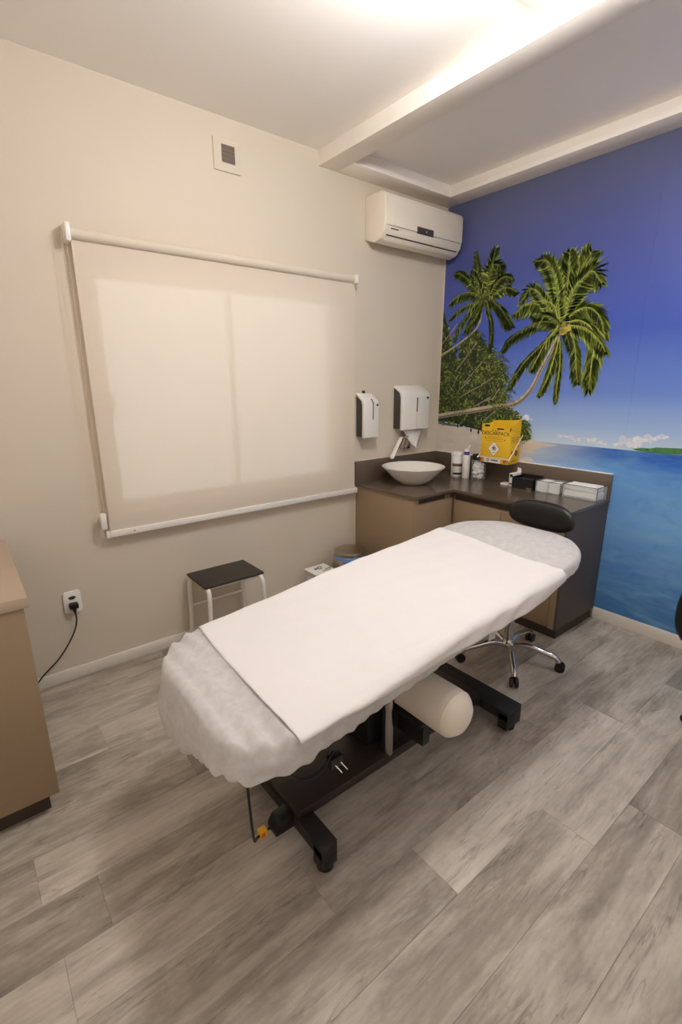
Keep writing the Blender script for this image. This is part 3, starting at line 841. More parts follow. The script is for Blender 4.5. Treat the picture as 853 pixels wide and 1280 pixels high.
for j in range(9):
    v = j / 8
    row = []
    for i in range(13):
        u = i / 12 * 2 - 1
        hw = .125 * (1 - v) ** .75 + .002
        row.append((-.352 + u * hw * (.9 + .1 * v), -.055 - .012 * math.cos(u * 2.5) - .02 * v + .004 * math.sin(5 * u + 3 * v), 1.225 - .155 * v + .01 * abs(u)))
    R.append(row)
pt.grid(R)
o = pt.build('paper_towel', M['paper'])
md = o.modifiers.new('thickness', 'SOLIDIFY'); md.thickness = .0015
tag(o, 'white folded paper towel hanging in a point from the dispenser', 'paper towel')

# ---- on the worktop beside the basin
def at_w(x, y): return (x, y, TOP)
t = thing('wipes_tub', at_w(-.115, -.325), 'white plastic tub with brown label, leftmost beside the basin', 'tub')
c = (-.115, -.325, 0)
MB().lathe([(0, TOP), (.044, TOP), (.047, TOP + .005), (.047, TOP + .165), (.044, TOP + .17), (0, TOP + .17)], c).build('body', M['whiteplastic'], t)
MB().lathe([(.049, TOP + .17), (.05, TOP + .174), (.05, TOP + .193), (.046, TOP + .2), (0, TOP + .2)], c).lathe([(0, TOP + .17), (.049, TOP + .17)], c).build('lid', M['white'], t)
def band(z0, z1, r, a0, a1, c, m, par, name):
    b = MB(); n = 14
    b.grid([[(c[0] + r * math.cos(a0 + (a1 - a0) * i / n), c[1] + r * math.sin(a0 + (a1 - a0) * i / n), z) for i in range(n + 1)] for z in (z0, z1)])
    o = b.build(name, m, par); s = o.modifiers.new('thickness', 'SOLIDIFY'); s.thickness = .0006; return o
band(TOP + .085, TOP + .108, .0478, pi * .95, pi * 1.75, c, M['brownlabel'], t, 'label_band')
band(TOP + .018, TOP + .034, .0478, pi * 1.0, pi * 1.6, c, M['inkblack'], t, 'label_band')
for k in range(4): band(TOP + .045 + .009 * k, TOP + .048 + .009 * k, .0478, pi * 1.05, pi * (1.4 + .05 * (k % 3)), c, M['tag'], t, 'print_line')
t = thing('spray_bottle', at_w(-.125, -.425), 'slim white bottle with purple band and upright nozzle', 'bottle')
c = (-.125, -.425, 0)
MB().lathe([(0, TOP), (.029, TOP), (.031, TOP + .004), (.031, TOP + .17), (.027, TOP + .18), (.02, TOP + .186), (0, TOP + .186)], c).build('body', M['whiteplastic'], t)
MB().lathe([(.0205, TOP + .181), (.0205, TOP + .212), (0, TOP + .212)], c).build('collar', M['purple'], t)
MB().lathe([(.019, TOP + .212), (.018, TOP + .228), (.012, TOP + .232), (0, TOP + .232)], c).tube([(-.125, -.43, TOP + .225), (-.122, -.45, TOP + .262)], [.008, .006]).build('nozzle', M['whiteplastic'], t)
t = thing('cotton_jar', at_w(-.11, -.535), 'clear jar of cotton balls with black lid, under the yellow box', 'jar')
c = (-.11, -.535, 0)
MB().lathe([(0, TOP), (.052, TOP), (.056, TOP + .006), (.056, TOP + .15), (.05, TOP + .16), (.05, TOP + .165)], c).build('glass_wall', M['clear'], t)
MB().lathe([(0, TOP + .162), (.055, TOP + .162), (.055, TOP + .198), (.052, TOP + .2), (0, TOP + .2)], c).build('lid', M['black'], t)
rc = random.Random(5)
cb = MB()
for k in range(70):
    a, q = rc.uniform(0, 2 * pi), .036 * math.sqrt(rc.random())
    bmesh.ops.create_icosphere(cb.bm, subdivisions=1, radius=rc.uniform(.013, .018), matrix=Matrix.Translation((c[0] + q * math.cos(a), c[1] + q * math.sin(a), TOP + .02 + rc.random() * .11)))
o = cb.build('cotton_balls', M['cotton'], t); o['kind'] = 'stuff'

# ---- sharps box on its wall bracket
t = thing('sharps_box', (-.09, -.69, 1.004), 'yellow cardboard sharps container hung on wall over the worktop', 'sharps container')
x0, x1, y0, y1, zb = -.155, -.02, -.817, -.572, 1.006
MB().box(x0, x1, y0, y1, zb, 1.25, .002).build('carton', M['yellow'], t)
fr = [(y1, 1.25), (y1 + .0, 1.292), (y1 - .035, 1.297), (y1 - .075, 1.285), (y1 - .13, 1.272), (y1 - .185, 1.27), (y0 + .0, 1.276), (y0, 1.25)]
fl_ = MB().prism(fr, 0, x0, x0 + .006).build('front_flap', M['yellow'], t, smooth=False)
def ellipse(cy, cz, ry, rz, x, m, par, name, n=20):
    return MB().prism([(cy + ry * math.cos(2 * pi * k / n), cz + rz * math.sin(2 * pi * k / n)) for k in range(n)], 0, x - .0006, x + .001).build(name, m, par)
ellipse(y1 - .045, 1.281, .026, .008, x0, M['inkblack'], fl_, 'hand_slot')
ellipse(y1 - .16, 1.262, .034, .006, x0, M['inkblack'], fl_, 'hand_slot')
MB().prism([(x0, 1.25), (x0, 1.274), (x0 + .03, 1.28), (x1 - .01, 1.335), (x1, 1.335), (x1, 1.25)], 1, y0, y0 + .006).build('side_flap', M['yellow'], t, smooth=False)
MB().prism([(x0, 1.25), (x0 + .02, 1.282), (x1, 1.30), (x1, 1.25)], 1, y1 - .006, y1).build('side_flap', M['yellow'], t, smooth=False)
MB().prism([(y1, 1.25), (y1, 1.31), (y0 + .01, 1.325), (y0, 1.25)], 0, x1 - .006, x1).build('back_flap', M['yellow'], t, smooth=False)
TXT = Matrix(((0, 0, -1), (-1, 0, 0), (0, 1, 0)))
lettering('DESCARPACK', .039, (x0 - .0012, -.695, 1.226), TXT, M['inkblack'], t, width=.98)
for k, (yy, zz, ww) in enumerate(((-.69, 1.2, .12), (-.69, 1.187, .14), (-.69, 1.172, .15))):
    MB().box(x0 - .0008, x0, yy - ww / 2, yy + ww / 2, zz - .0012, zz + .0012).build('print_line', M['inkblack'] if k != 2 else M['inkred'], t)
for yy, zz in ((-.61, 1.192), (-.775, 1.184), (-.69, 1.25), (-.668, 1.252), (-.712, 1.252)):
    MB().prism([(yy - .006, zz - .006), (yy + .006, zz - .006), (yy, zz + .006)], 0, x0 - .0009, x0).build('arrow_mark', M['inkblack'], t)
def diamond(r, x): return MB().prism([(-.688, 1.112 + r), (-.688 - r * .86, 1.112), (-.688, 1.112 - r), (-.688 + r * .86, 1.112)], 0, x, x0)
sg = diamond(.058, x0 - .0008).build('hazard_sign', M['inkred'], t, smooth=False)
diamond(.054, x0 - .0012).build('sign_face', M['white'], sg, smooth=False)
bh = MB()
for a in (90, 210, 330):
    cy, cz = -.688 + .009 * math.cos(math.radians(a)), 1.118 + .009 * math.sin(math.radians(a))
    bh.tube([(x0 - .0014, cy + .0095 * math.cos(2 * pi * k / 18), cz + .0095 * math.sin(2 * pi * k / 18)) for k in range(16) ], .0022, 6)
bh.tube([(x0 - .0014, -.688 + .0075 * math.cos(2 * pi * k / 18), 1.118 + .0075 * math.sin(2 * pi * k / 18)) for k in range(19)], .0016, 6)
bh.build('biohazard_symbol', M['inkblack'], sg)
MB().box(x0 - .0016, x0, -.700, -.676, 1.083, 1.086).build('print_line', M['inkblack'], sg)
sk = MB().box(x0 - .0011, x0, -.752, -.610, 1.008, 1.042, .0004, 1).build('white_sticker', M['white'], t)
MB().tube([(x0 - .0016, -.644 + .009 * math.cos(2 * pi * k / 14), 1.026 + .009 * math.sin(2 * pi * k / 14)) for k in range(15)], .0022, 6).box(x0 - .0016, x0 - .001, -.73, -.672, 1.022, 1.03).build('emblem', M['inkblack'], sk)
for yy in (-.585, -.79):
    MB().box(x0 - .0011, x0, yy - .013, yy + .013, 1.014, 1.034).build('print_mark', M['inkred'], t)
for xx, zz, w_, h_ in ((-.06, 1.085, .03, .04), (-.115, 1.09, .022, .025), (-.05, 1.14, .02, .02), (-.09, 1.2, .09, .004), (-.09, 1.185, .08, .004), (-.09, 1.17, .09, .004), (-.09, 1.03, .05, .006)):
    MB().box(xx - w_ / 2, xx + w_ / 2, y0 - .0009, y0, zz - h_ / 2, zz + h_ / 2).build('print_mark', M['brownlabel'], t)
t = thing('wire_bracket', (-.09, -.69, 1.0), 'white wire bracket holding the yellow sharps box', 'bracket')
MB().tube(smooth_path([(-.004, -.826, 1.215), (-.155, -.826, 1.05), (-.163, -.82, 1.046), (-.163, -.7, 1.046), (-.163, -.568, 1.046), (-.155, -.562, 1.05), (-.004, -.562, 1.215)], 6), .0035, 8).build('front_loop', M['whiteplastic'], t)
for ya in (-.80, -.60): MB().box(-.16, -.024, ya, ya + .008, 1.0205, 1.0235).build('shelf_wire', M['whiteplastic'], t)

# ---- small things along the mural side of the worktop
t = thing('small_carton', at_w(-.08, -.842), 'slim white medicine carton standing before the black tray', 'carton')
MB().box(-.135, -.03, -.858, -.825, TOP, TOP + .095, .0015).build('carton', M['white'], t)
MB().box(-.1358, -.1345, -.853, -.83, TOP + .012, TOP + .022).build('print_mark', M['inkblack'], t)
MB().box(-.1358, -.1345, -.853, -.83, TOP + .068, TOP + .088).build('print_mark', M['inkblack'], t)
MB().prism([(-.858, TOP + .095), (-.856, TOP + .122), (-.827, TOP + .128), (-.825, TOP + .095)], 0, -.034, -.03).build('open_flap', M['white'], t)
t = thing('flat_packet', at_w(-.1, -.79), 'flat cream packet lying beside the slim white carton', 'packet')
MB().box(-.14, -.075, -.82, -.755, TOP, TOP + .014, .004).build('packet', M['cream'], t)
t = thing('black_tray', at_w(-.09, -.95), 'black open-topped organiser tray between white carton and gauze boxes', 'tray')
b = MB(); a0, a1, c0, c1 = -.16, -.03, -1.035, -.866
b.box(a0, a1, c0, c1, TOP, TOP + .004).box(a0, a0 + .004, c0, c1, TOP, TOP + .075).box(a1 - .004, a1, c0, c1, TOP, TOP + .09).box(a0, a1, c0, c0 + .004, TOP, TOP + .08).box(a0, a1, c1 - .004, c1, TOP, TOP + .08)
b.build('tray', M['black'], t, smooth=False)
MB().box(a0 + .006, a1 - .006, c0 + .006, c1 - .006, TOP + .005, TOP + .06, .004).build('dark_contents', M['darkplastic'], t)
MB().box(a0 - .002, a0 + .001, -1.02, -.985, TOP + .003, TOP + .014).build('clasp', M['steel'], t)
def acrylic_box(name, y0, y1, x0, x1, h, label, cat, div=None):
    t = thing(name, ((x0 + x1) / 2, (y0 + y1) / 2, TOP), label, cat)
    q = .003
    for nm, bx_ in (('base', (x0, x1, y0, y1, TOP, TOP + q)), ('side_panel', (x0, x0 + q, y0, y1, TOP, TOP + h)), ('side_panel', (x1 - q, x1, y0, y1, TOP, TOP + h)),
                    ('side_panel', (x0, x1, y0, y0 + q, TOP, TOP + h)), ('side_panel', (x0, x1, y1 - q, y1, TOP, TOP + h))):
        MB().box(*bx_).build(nm, M['clear'], t, smooth=False)
    if div: MB().box(x0, x1, div - .0015, div + .0015, TOP, TOP + h).build('divider', M['clear'], t, smooth=False)
    e = MB()
    e.box(x0 - .0004, x0 + .0026, y0, y1, TOP + h - .002, TOP + h + .001).box(x1 - .003, x1, y0, y1, TOP + h - .002, TOP + h + .001)
    for yy in (y0, y1 - .003): e.box(x0, x1, yy, yy + .003, TOP + h - .002, TOP + h + .001).box(x0 - .0004, x0 + .0026, yy, yy + .003, TOP, TOP + h)
    e.build('panel_edges', M['smoke'], t, smooth=False)
    return t
acrylic_box('acrylic_box', -1.236, -1.052, -.165, -.035, .082, 'smaller clear divided acrylic box of white gauze beside black tray', 'box', -1.142)
acrylic_box('acrylic_box', -1.478, -1.246, -.165, -.03, .09, 'larger clear acrylic box of white sheets at worktop end', 'box')
def pad(y0, y1, x0, x1, z0, z1, sd, par=None, label=None, group=None, name='gauze_stack'):
    rr = random.Random(sd)
    b = MB(); n, m_ = 14, 10
    b.box(x0, x1, y0, y1, z0, z1, min(.012, (z1 - z0) * .3), 3)
    bmesh.ops.subdivide_edges(b.bm, edges=b.bm.edges, cuts=2, use_grid_fill=True)
    for v in b.bm.verts:
        v.co += Vector((rr.uniform(-1, 1), rr.uniform(-1, 1), rr.uniform(-1, 1))) * .0022
    o = b.build(name, M['cotton'])
    return tag(o, label, 'gauze', group)
pad(-1.138, -1.058, -.158, -.045, TOP + .004, TOP + .075, 1, label='white gauze pads in left compartment of smaller acrylic box')
pad(-1.23, -1.147, -.158, -.045, TOP + .004, TOP + .072, 2, label='white gauze pads in right compartment of smaller acrylic box')
pad(-1.47, -1.254, -.157, -.04, TOP + .004, TOP + .05, 3, label='lower folded white sheets in the larger acrylic box', group='white sheets in the large acrylic box')
pad(-1.466, -1.26, -.156, -.045, TOP + .051, TOP + .092, 4, label='upper crumpled white sheets in the larger acrylic box', group='white sheets in the large acrylic box')

# ================================================================== STEP STOOL
t = thing('step_stool', (-2.13, -.19, 0), 'low stool with black top and white bent legs against wall', 'stool')
MB().box(-2.328, -1.942, -.322, -.045, .455, .47, .004).build('seat', M['stepseat'], t)
MB().box(-2.315, -1.955, -.31, -.055, .441, .455, .002).build('seat_frame', M['whiteplastic'], t)
for x, s in ((-2.308, -1), (-1.962, 1)):
    MB().tube(smooth_path([(x + -s * .0, -.30, .452), (x, -.325, .435), (x + s * .003, -.338, .40), (x + s * .006, -.338, .30), (x + s * .008, -.345, .18), (x + s * .012, -.37, .08), (x + s * .016, -.40, .0135)]), .0135, 12).build('leg', M['whiteplastic'], t)
    MB().tube(smooth_path([(x, -.07, .452), (x + s * .003, -.052, .43), (x + s * .006, -.045, .38), (x + s * .01, -.04, .2), (x + s * .014, -.032, .0135)]), .0135, 12).build('leg', M['whiteplastic'], t)
MB().cyl((-2.315, -.042, .25), (-1.955, -.042, .25), .007, seg=10).build('rear_rail', M['whiteplastic'], t)

# ================================================================== BINS
c = (-1.155, -.205, 0); hb = .375
t = thing('pedal_bin', (c[0], c[1], 0), 'round steel pedal bin with blue liner beside sink cabinet', 'bin')
MB().lathe([(0, .012), (.112, .012), (.116, .02), (.116, hb), (.111, hb), (.111, .03), (0, .03)], c, 48).build('body', M['steel'], t)
MB().lathe([(0, 0), (.118, 0), (.118, .014), (0, .014)], c, 48).build('base_ring', M['black'], t)
MB().lathe([(.119, hb + .006), (.119, hb + .026), (.115, hb + .034), (.09, hb + .04), (0, hb + .042)], c, 48).lathe([(0, hb + .006), (.119, hb + .006)], c, 48).build('lid', M['steel'], t)
bl = MB(); n = 72; rr = random.Random(2)
ph = [rr.uniform(0, 6) for _ in range(4)]
rows = []
for k in range(7):
    row = []
    for i in range(n):
        a = 2 * pi * i / n
        wv = .003 * math.sin(9 * a + ph[0]) + .002 * math.sin(17 * a + ph[1])
        front = .5 + .5 * math.cos(a - math.radians(-60))
        drop = (.026 + .028 * front + .006 * math.sin(5 * a + ph[2])) * k / 6
        row.append((c[0] + (.1175 + wv * (k / 6) + .002 * math.sin(pi * k / 6)) * math.cos(a), c[1] + (.1175 + wv * (k / 6)) * math.sin(a), hb + .004 - drop))
    rows.append(row)
bl.grid(rows, True)
o = bl.build('bin_liner', M['blueliner'], t); s = o.modifiers.new('thickness', 'SOLIDIFY'); s.thickness = .001
MB().box(c[0] - .03, c[0] + .03, c[1] - .16, c[1] - .1, .016, .026, .003).build('pedal', M['black'], t)
MB().lathe([(0, -.022), (.022, -.02), (.03, 0), (.022, .012), (0, .014)], (c[0] - .055, c[1] - .108, hb - .03), 16).build('lid_hinge', M['steel'], t)
t = thing('small_bin', (-1.395, -.155, 0), 'small white square bin with printed lid, left of steel bin', 'bin')
y0, y1, xa, xb = -.232, -.078, -1.485, -1.305
MB().prism([(xa + .01, y0 + .008), (xb - .01, y0 + .008), (xb - .01, y1 - .008), (xa + .01, y1 - .008)], 2, 0, .262, .02, 4).build('body', M['whiteplastic'], t)
MB().box(xa + .004, xb - .004, y0 + .004, y1 - .004, .262, .285, .012, 3).build('rim', M['tag'], t)
l = MB().box(xa, xb, y0, y1, .289, .297, .002).build('lid', M['steel_plate'] if 'steel_plate' in M else M['white'], t)
MB().box(-1.43, -1.37, -.2, -.11, .284, .29).build('lid_hinge', M['darkplastic'], t)
MB().tube([(-1.385 + .018 * math.cos(2 * pi * k / 14), -.14 + .018 * math.sin(2 * pi * k / 14), .2975) for k in range(12)], .004, 6).box(-1.43, -1.41, -.15, -.125, .2965, .298).box(-1.36, -1.31, -.18, -.17, .2965, .298).box(-1.40, -1.33, -.2, -.193, .2965, .298).build('lid_print', M['inkblack'], l)

# ================================================================== TREATMENT BED
BC, BH = -1.507, .352                      # centre line and half width of the mattress
BXF, BXH = -2.872, -.955                    # foot end and head end
ZP = [(-2.95, .655), (-2.85, .672), (-2.7, .69), (-2.5, .708), (-2.3, .727), (-2.1, .754), (-1.9, .774), (-1.6, .792), (-1.36, .812), (-1.16, .832), (-1.0, .842), (-.9, .84)]
def ztop(x):
    if x <= ZP[0][0]: return ZP[0][1]
    for (a, za), (b, zb) in zip(ZP, ZP[1:]):
        if x <= b:
            u = (x - a) / (b - a); return za + (zb - za) * u
    return ZP[-1][1]
def outline(n, grow=0.0, rf=.17, rh=.30):
    """rounded plan of the mattress, evenly sampled: list of (x, y, nx, ny)"""
    x0, x1, h = BXF - grow, BXH + grow, BH + grow
    rf += grow; rh += grow
    P = []
    def arc(cx, cy, r, a0, a1, k, ry=None):
        for i in range(k):
            a = math.radians(a0 + (a1 - a0) * i / k); P.append((cx + r * math.cos(a), cy + (ry or r) * math.sin(a)))
    def line(a, b, k):
        for i in range(k): P.append((a[0] + (b[0] - a[0]) * i / k, a[1] + (b[1] - a[1]) * i / k))
    arc(x0 + rf, BC - h + rf, rf, 180, 270, 40)
    line((x0 + rf, BC - h), (x1 - rh, BC - h), 160)
    arc(x1 - rh, BC - h + rh, rh, 270, 360, 60)
    line((x1, BC - h + rh), (x1, BC + h - rh), 10)
    arc(x1 - rh, BC + h - rh, rh, 0, 90, 60)
    line((x1 - rh, BC + h), (x0 + rf, BC + h), 160)
    arc(x0 + rf, BC + h - rf, rf, 90, 180, 40)
    line((x0, BC + h - rf), (x0, BC - h + rf), 40)
    m = len(P); L = [0]
    for i in range(m): L.append(L[-1] + math.dist(P[i], P[(i + 1) % m]))
    out = []; j = 0
    for k in range(n):
        s = L[-1] * k / n
        while L[j + 1] < s: j += 1
        u = (s - L[j]) / max(1e-9, L[j + 1] - L[j])
        a, b = P[j], P[(j + 1) % m]
        out.append((a[0] + (b[0] - a[0]) * u, a[1] + (b[1] - a[1]) * u))
    res = []
    for k in range(n):
        a, b = out[k - 1], out[(k + 1) % n]
        dx, dy = b[0] - a[0], b[1] - a[1]; l = math.hypot(dx, dy)
        res.append((out[k][0], out[k][1], dy / l, -dx / l))
    return res
def inset(p, s):
    cx = min(max(p[0], BXF + .36), BXH - .36)
    return cx + (p[0] - cx) * s, BC + (p[1] - BC) * s

bed = thing('treatment_bed', (-2.02, -1.5, 0), 'long electric treatment bed on black base under white cover', 'bed')
# mattress
N = 200
O = outline(N, -.012)
rows = []
for s in [0, .3, .6, .85, .95]: rows.append([(*inset(p, s), ztop(inset(p, s)[0]) - .012) for p in O])
for o_, d in ((0.0, .012 + .006), (.006, .028), (.008, .045), (.006, .066), (0, .078), (-.04, .08)):
    rows.append([(p[0] + p[2] * o_, p[1] + p[3] * o_, ztop(p[0]) - d) for p in O])
b = MB(); R = b.grid(rows, True); b.bm.faces.new(R[-1])
b.build('mattress', M['mattress'], bed, angle=60)
# steel frame below
b = MB()
for y in (-1.75, -1.26): b.box(-2.72, -1.15, y - .02, y + .02, .0, .04)
for x in (-2.7, -2.2, -1.7, -1.17): b.box(x - .02, x + .02, -1.75, -1.26, 0, .04)
for v in b.bm.verts: v.co.z += ztop(v.co.x) - .135
b.build('bed_frame', M['blacksteel'], bed, smooth=False)
MB().box(-2.578, -1.515, -1.64, -1.33, .10, .142, .004).build('base_cover', M['darkbrown'], bed)
for x in (-2.55, -1.455):
    w_ = .033 if x < -2 else .058
    f = MB().box(x - w_, x + w_, -1.785, -1.24, .065, .115, .003).box(x - w_, x + w_, -1.785, -1.735, .02, .1, .003).box(x - w_, x + w_, -1.30, -1.24, .02, .1, .003).build('foot_bar', M['blacksteel'], bed)
    for y in (-1.758, -1.27):
        MB().lathe([(0, 0), (.026, 0), (.03, .004), (.03, .02), (.022, .026), (0, .026)], (x, y, 0), 20).build('foot_pad', M['black'], f)
# lifting column, scissor arms and actuator
MB().box(-2.18, -1.86, -1.56, -1.40, .142, .60, .01).build('lift_column', M['blacksteel'], bed)
ac = MB().lathe([(0, .13), (.026, .13), (.028, .14), (.026, .34), (.032, .36), (.034, .46), (.02, .48), (0, .48)], (-2.125, -1.615, 0), 24).build('actuator', M['chrome'], bed)
# motor box with its lead and yellow tag
MB().prism([(-2.655, .065), (-2.655, .09), (-2.635, .12), (-2.51, .125), (-2.51, .06)], 1, -1.615, -1.555, .004).build('motor_box', M['black'], bed)
ld = MB().tube(smooth_path([(-2.78, -1.68, .585), (-2.79, -1.70, .48), (-2.78, -1.69, .3), (-2.755, -1.65, .16), (-2.72, -1.60, .10), (-2.69, -1.59, .092), (-2.65, -1.588, .095)]), .0045, 8).build('motor_lead', M['black'], bed)
MB().box(-2.708, -2.678, -1.60, -1.575, .078, .108, .003).build('yellow_tag', M['yellowtag'], ld)
MB().box(-2.7025, -2.6885, -1.6015, -1.599, .084, .102).build('tag_print', M['orange'], ld)
# olive control unit hanging at the foot end, with a two-pin plug on it
cu_ = MB().box(-2.68, -2.45, -1.68, -1.53, .33, .49, .035, 4).build('control_unit', M['olive'], bed)
MB().tube(smooth_path([(-2.66, -1.69, .42), (-2.6, -1.70, .345), (-2.52, -1.70, .33), (-2.45, -1.68, .36)]), .005, 8).build('unit_cable', M['black'], cu_)
pl = MB().box(-2.475, -2.42, -1.70, -1.665, .30, .345, .007).build('plug', M['black'], cu_)
for dx in (-.012, .012):
    MB().cyl((-2.445 + dx, -1.70, .318), (-2.435 + dx, -1.725, .300), .0026, seg=8).build('plug_pin', M['chrome'], pl)
# cradle that carries the spare bolster
MB().box(-2.09, -1.97, -1.76, -1.5, .315, .328, .002).box(-2.05, -2.01, -1.74, -1.55, .20, .315).box(-2.09, -2.0, -1.60, -1.5, .142, .32).build('bolster_cradle', M['blacksteel'], bed)
for x in (-1.44, -1.30):
    MB().box(x - .026, x + .026, -1.622, -1.62, .40 if x < -1.4 else .44, .69).build('hanging_tag', M['tag'], bed)

# bolster
RB = .1; bxx, bzz = -2.03, .42
prof = [(0, 0), (.04, .004), (.065, .013), (.081, .03), (.0885, .05), (.09, .07), (.09, .40), (.085, .43), (0, .44)]
o = MB().lathe([(r, h) for r, h in prof], (0, 0, 0), 48, m3=Matrix.Rotation(math.radians(-90), 3, 'X'))
bmesh.ops.translate(o.bm, vec=(bxx, -1.915, bzz), verts=o.bm.verts)
t = thing('bolster', (bxx, -1.64, .33), 'cream vinyl cylinder bolster tucked under the bed', 'bolster')
bb = o.build('cushion', M['cream'], t, angle=60)
MB().tube([(bxx + .0868 * math.cos(2 * pi * k / 40), -1.915 + .042, bzz + .0868 * math.sin(2 * pi * k / 40)) for k in range(41)], .0018, 6).build('seam', M['cream'], bb)

# ---- fitted sheer cover
rf_ = random.Random(21)
K = [(rf_.choice([13, 19, 29, 37, 53, 71, 89]), rf_.uniform(0, 6.28), rf_.uniform(.3, 1)) for _ in range(9)]
def folds(u):
    return sum(a * math.sin(k * 2 * pi * u + p) for k, p, a in K) / 3.2
def footness(x): return min(1, max(0, (-2.45 - x) / .35))
def hemdrop(x, y):
    d = .095
    if x > -1.55: d -= .03 * min(1, (x + 1.55) / .3)
    f = max(0, min(1, (-2.35 - x) / .4))
    # the foot end hangs lowest at the far corner
    k = max(0, min(1, (y + 1.75) / .38))
    return d + f * (.012 + .125 * k * k * (3 - 2 * k))
def dz_top(x, y):
    q = 0
    if x < -2.70:
        f = min(1, (-2.70 - x) / .04) * min(1, max(0, (x + 2.90) / .06))
        q += f * .010 * math.sin((x + .02 * math.sin(y * 5)) * 98 + .9 * math.sin(y * 7))
    q += .0016 * math.sin(x * 23 + y * 17) * math.sin(y * 31 - x * 9)
    return q
N = 520
O = outline(N, .004)
rows = []
for s in [0, .12, .24, .36, .48, .58, .66, .74, .8, .86, .9, .94, .97, .985]:
    rows.append([(*inset(p, s), ztop(inset(p, s)[0]) + dz_top(*inset(p, s))) for p in O])
prof = [(0, 0, .0), (.005, .004, .05), (.009, .012, .1), (.011, .022, .2), (.012, .034, .35), (.012, .047, .5), (.012, .06, .65), (.011, .073, .8), (.009, .086, .9), (.005, .096, 1.0), (-.008, .1, 1.0), (-.02, .097, .8)]
for o_, d, am in prof:
    row = []
    for k, p in enumerate(O):
        u = k / N
        f = footness(p[0])
        A = (.003 + .010 * f) * am
        sc = hemdrop(p[0], p[1]) / .1
        wv = folds(u + .006 * d * 10 * math.sin(7 * u * 6.28))
        out_ = o_ + .012 * f * am + A * wv
        if d > .04: out_ += .012 * f * math.sin(pi * min(1, d / .1))
        sag = (.003 * f + .0022) * am * math.sin(2 * pi * u * 83 + 2 * math.sin(2 * pi * u * 11))
        row.append((p[0] + p[2] * out_, p[1] + p[3] * out_, ztop(p[0]) - d * sc + sag + (dz_top(p[0], p[1]) * (1 - am))))
    rows.append(row)
b = MB(); b.grid(rows, True)
cv = b.build('fitted_cover', M['sheer'], smooth=True, angle=80)
tag(cv, 'thin sheer elastic fitted cover stretched over the treatment bed', 'bed cover')

# ---- opaque paper sheet laid over the middle
rp = random.Random(4)
W1 = [(rp.uniform(3, 9), rp.uniform(-14, 14), rp.uniform(0, 6), rp.uniform(.3, 1)) for _ in range(8)]
def wr(x, y): return sum(a * math.sin(kx * x + ky * y + p) for kx, ky, p, a in W1)
rows = []
nx, ny = 130, 90
for i in range(nx + 1):
    u = i / nx
    row = []
    for j in range(ny + 1):
        v = j / ny * 2 - 1
        xs = -2.712 - .018 * (-v) + .012 * abs(v) ** 3
        xe = -1.318 + .037 * v + .01 * math.sin(v * 4)
        x = xs + (xe - xs) * u
        # distance across measured along the cloth: flat, then over the edge, then down
        # the head-end corner of the plan is rounded, so the half width shrinks there
        h = BH + .012
        xr = BXH - .30
        if x > xr: h = BH - .30 + math.sqrt(max(0, (.30 + .012) ** 2 - (x - xr) ** 2))
        over = .010 + .066 * min(1, max(0, (x + 2.66) / .85)) if v < 0 else .035
        if x > -1.5: over *= 1 - .45 * min(1, (x + 1.5) / .15)
        tot = h + over; s = abs(v) * tot
        r = .016
        if s < h - r: yy, dz = s, 0
        else:
            a = (s - (h - r)) / r
            if a < pi / 2: yy, dz = h - r + r * math.sin(a), r * (1 - math.cos(a))
            else: yy, dz = h + .002, r + (s - (h - r) - r * pi / 2)
        yy += .018 * min(1, dz / .014) + .003 * min(1, dz / .03) * math.sin(x * 19 + 3 * math.sin(x * 7) + dz * 60)
        y = BC + (yy if v > 0 else -yy)
        ztp = ztop(x) + .0060
        z = ztp - dz
        z += dz_top(x, max(BC - BH, min(BC + BH, y))) * max(0, 1 - dz / .03)
        z += .0012 * wr(x, y * 1.0) * (1 if dz < .01 else .2)
        # long soft creases near the front edge
        if v < -.55: z += .0022 * (1 + math.sin((y + .12 * x) * 70)) * min(1, (-v - .55) / .2) * (1 if dz < .01 else 0)
        row.append((x, y, z))
    rows.append(row)
b = MB(); b.grid(rows)
o = b.build('paper_sheet', M['paper'], angle=80)
s = o.modifiers.new('thickness', 'SOLIDIFY'); s.thickness = .0012; s.offset = 1
tag(o, 'opaque white paper sheet spread along the middle of the bed', 'bed sheet')

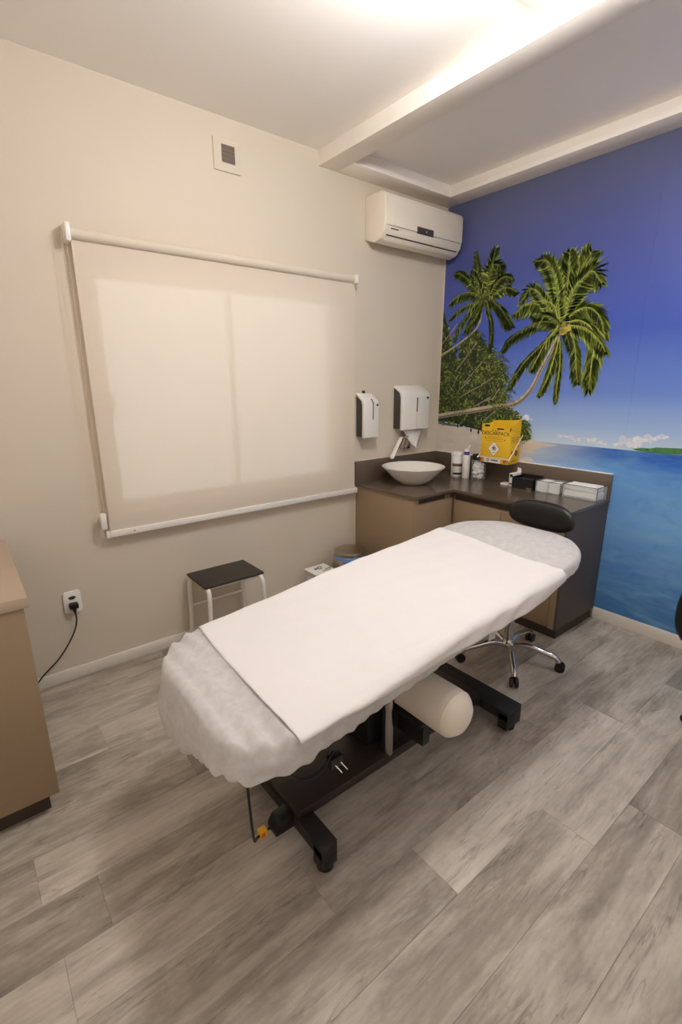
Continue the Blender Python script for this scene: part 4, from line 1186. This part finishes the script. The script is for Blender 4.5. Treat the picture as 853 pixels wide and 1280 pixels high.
# ================================================================== STOOLS
def stool(name, loc, label, cat, zc=.835, zs=.50, hw=.203, hh=.095, off=.235, la=4, rl=1.06):
    t = thing(name, loc, label, cat)
    cx, cy = loc[0], loc[1]
    MB().lathe([(0, .075), (.03, .075), (.04, .085), (.04, .105), (.03, .118), (.026, .13), (0, .13)], (cx, cy, 0), 24).build('hub', M['chrome'], t)
    MB().lathe([(.025, .12), (.025, .30), (.016, .305), (.016, zs - .04), (0, zs - .04)], (cx, cy, 0), 24).build('gas_lift', M['chrome'], t)
    for k in range(5):
        a = math.radians(la + 72 * k); ca, sa = math.cos(a) * rl, math.sin(a) * rl
        lg = MB().tube(smooth_path([(cx + .03 * ca, cy + .03 * sa, .098), (cx + .1 * ca, cy + .1 * sa, .112), (cx + .18 * ca, cy + .18 * sa, .096), (cx + .245 * ca, cy + .245 * sa,   .08), (cx + .268 * ca, cy + .268 * sa, .055)], 5), .0165, 12, sx=1.0).build('leg', M['chrome'], t)
        q = (cx + .275 * ca, cy + .275 * sa)
        w_ = MB()
        for s in (-1, 1):
            p0 = Vector((q[0] - sa * .006 * s, q[1] + ca * .006 * s, .027)); p1 = Vector((q[0] - sa * .02 * s, q[1] + ca * .02 * s, .027))
            w_.cyl(p0, p1, .027, seg=18)
        w_.tube([(q[0], q[1], .024), (q[0], q[1], .062)], .008, 8)
        w_.build('caster', M['black'], lg)
    MB().lathe([(0, zs - .04), (.17, zs - .04), (.195, zs - .03), (.2, zs - .005), (.19, zs + .012), (.15, zs + .02), (0, zs + .022)], (cx, cy, 0), 40).build('seat', M['leather'], t, angle=60)
    b = MB(); rows = []
    nu, nv = 40, 14
    # pad: rounded half-moon, gently curved round the sitter
    def pt(a, s, side):
        w = hw * s * math.cos(a); zz = hh * s * math.sin(a)
        if zz < 0: zz *= .75; w *= 1.0
        th = .028 * math.sqrt(max(0, 1 - s ** 4))
        return (cx + off - .35 * w * w / hw * .5 + side * th, cy + w, zc + zz)
    def sup(a):   # squarish ellipse
        c, s_ = math.cos(a), math.sin(a); p = 2.6
        r = (abs(c) ** p + abs(s_) ** p) ** (-1 / p); return r
    for side in (1, -1):
        seq = [0, .3, .55, .75, .88, .96, 1.0] if side == 1 else [.96, .88, .75, .55, .3, 0]
        for s in seq:
            rows.append([pt(2 * pi * i / nu, s, side) if s == 0 else (lambda q: q)(pt2(2 * pi * i / nu, s, side, cx, cy, off, hw, hh, zc, sup)) for i in range(nu)])
    b.grid(rows, True)
    bmesh.ops.remove_doubles(b.bm, verts=b.bm.verts, dist=1e-5)
    b.build('back_pad', M['leather'], t, angle=60)
    for dy in (-.03, .03):
        MB().tube(smooth_path([(cx + .12, cy + dy, zs - .03), (cx + off - .01, cy + dy, zs - .03), (cx + off + .035, cy + dy, zs + .04), (cx + off + .034, cy + dy, zc - .02)], 6), .006, 8).build('back_post', M['chrome'], t)
    return t
def pt2(a, s, side, cx, cy, off, hw, hh, zc, sup):
    r = sup(a)
    w = hw * s * r * math.cos(a); zz = hh * s * r * math.sin(a)
    th = .03 * math.sqrt(max(0, 1 - s ** 4))
    return (cx + off - w * w * .55 + side * th, cy + w, zc + zz * (1 if zz > 0 else .8))
st = stool('swivel_stool', (-.93, -1.41, 0), 'black padded swivel stool with chrome star base behind the bed head', 'stool')
st2 = stool('swivel_chair', (-.62, -2.455, 0), 'black round-backed swivel chair cut off by the right frame edge', 'chair', zc=.59, zs=.40, hw=.2, hh=.19, off=.33, la=-32, rl=.82)
st2.rotation_euler = (0, 0, math.radians(165))
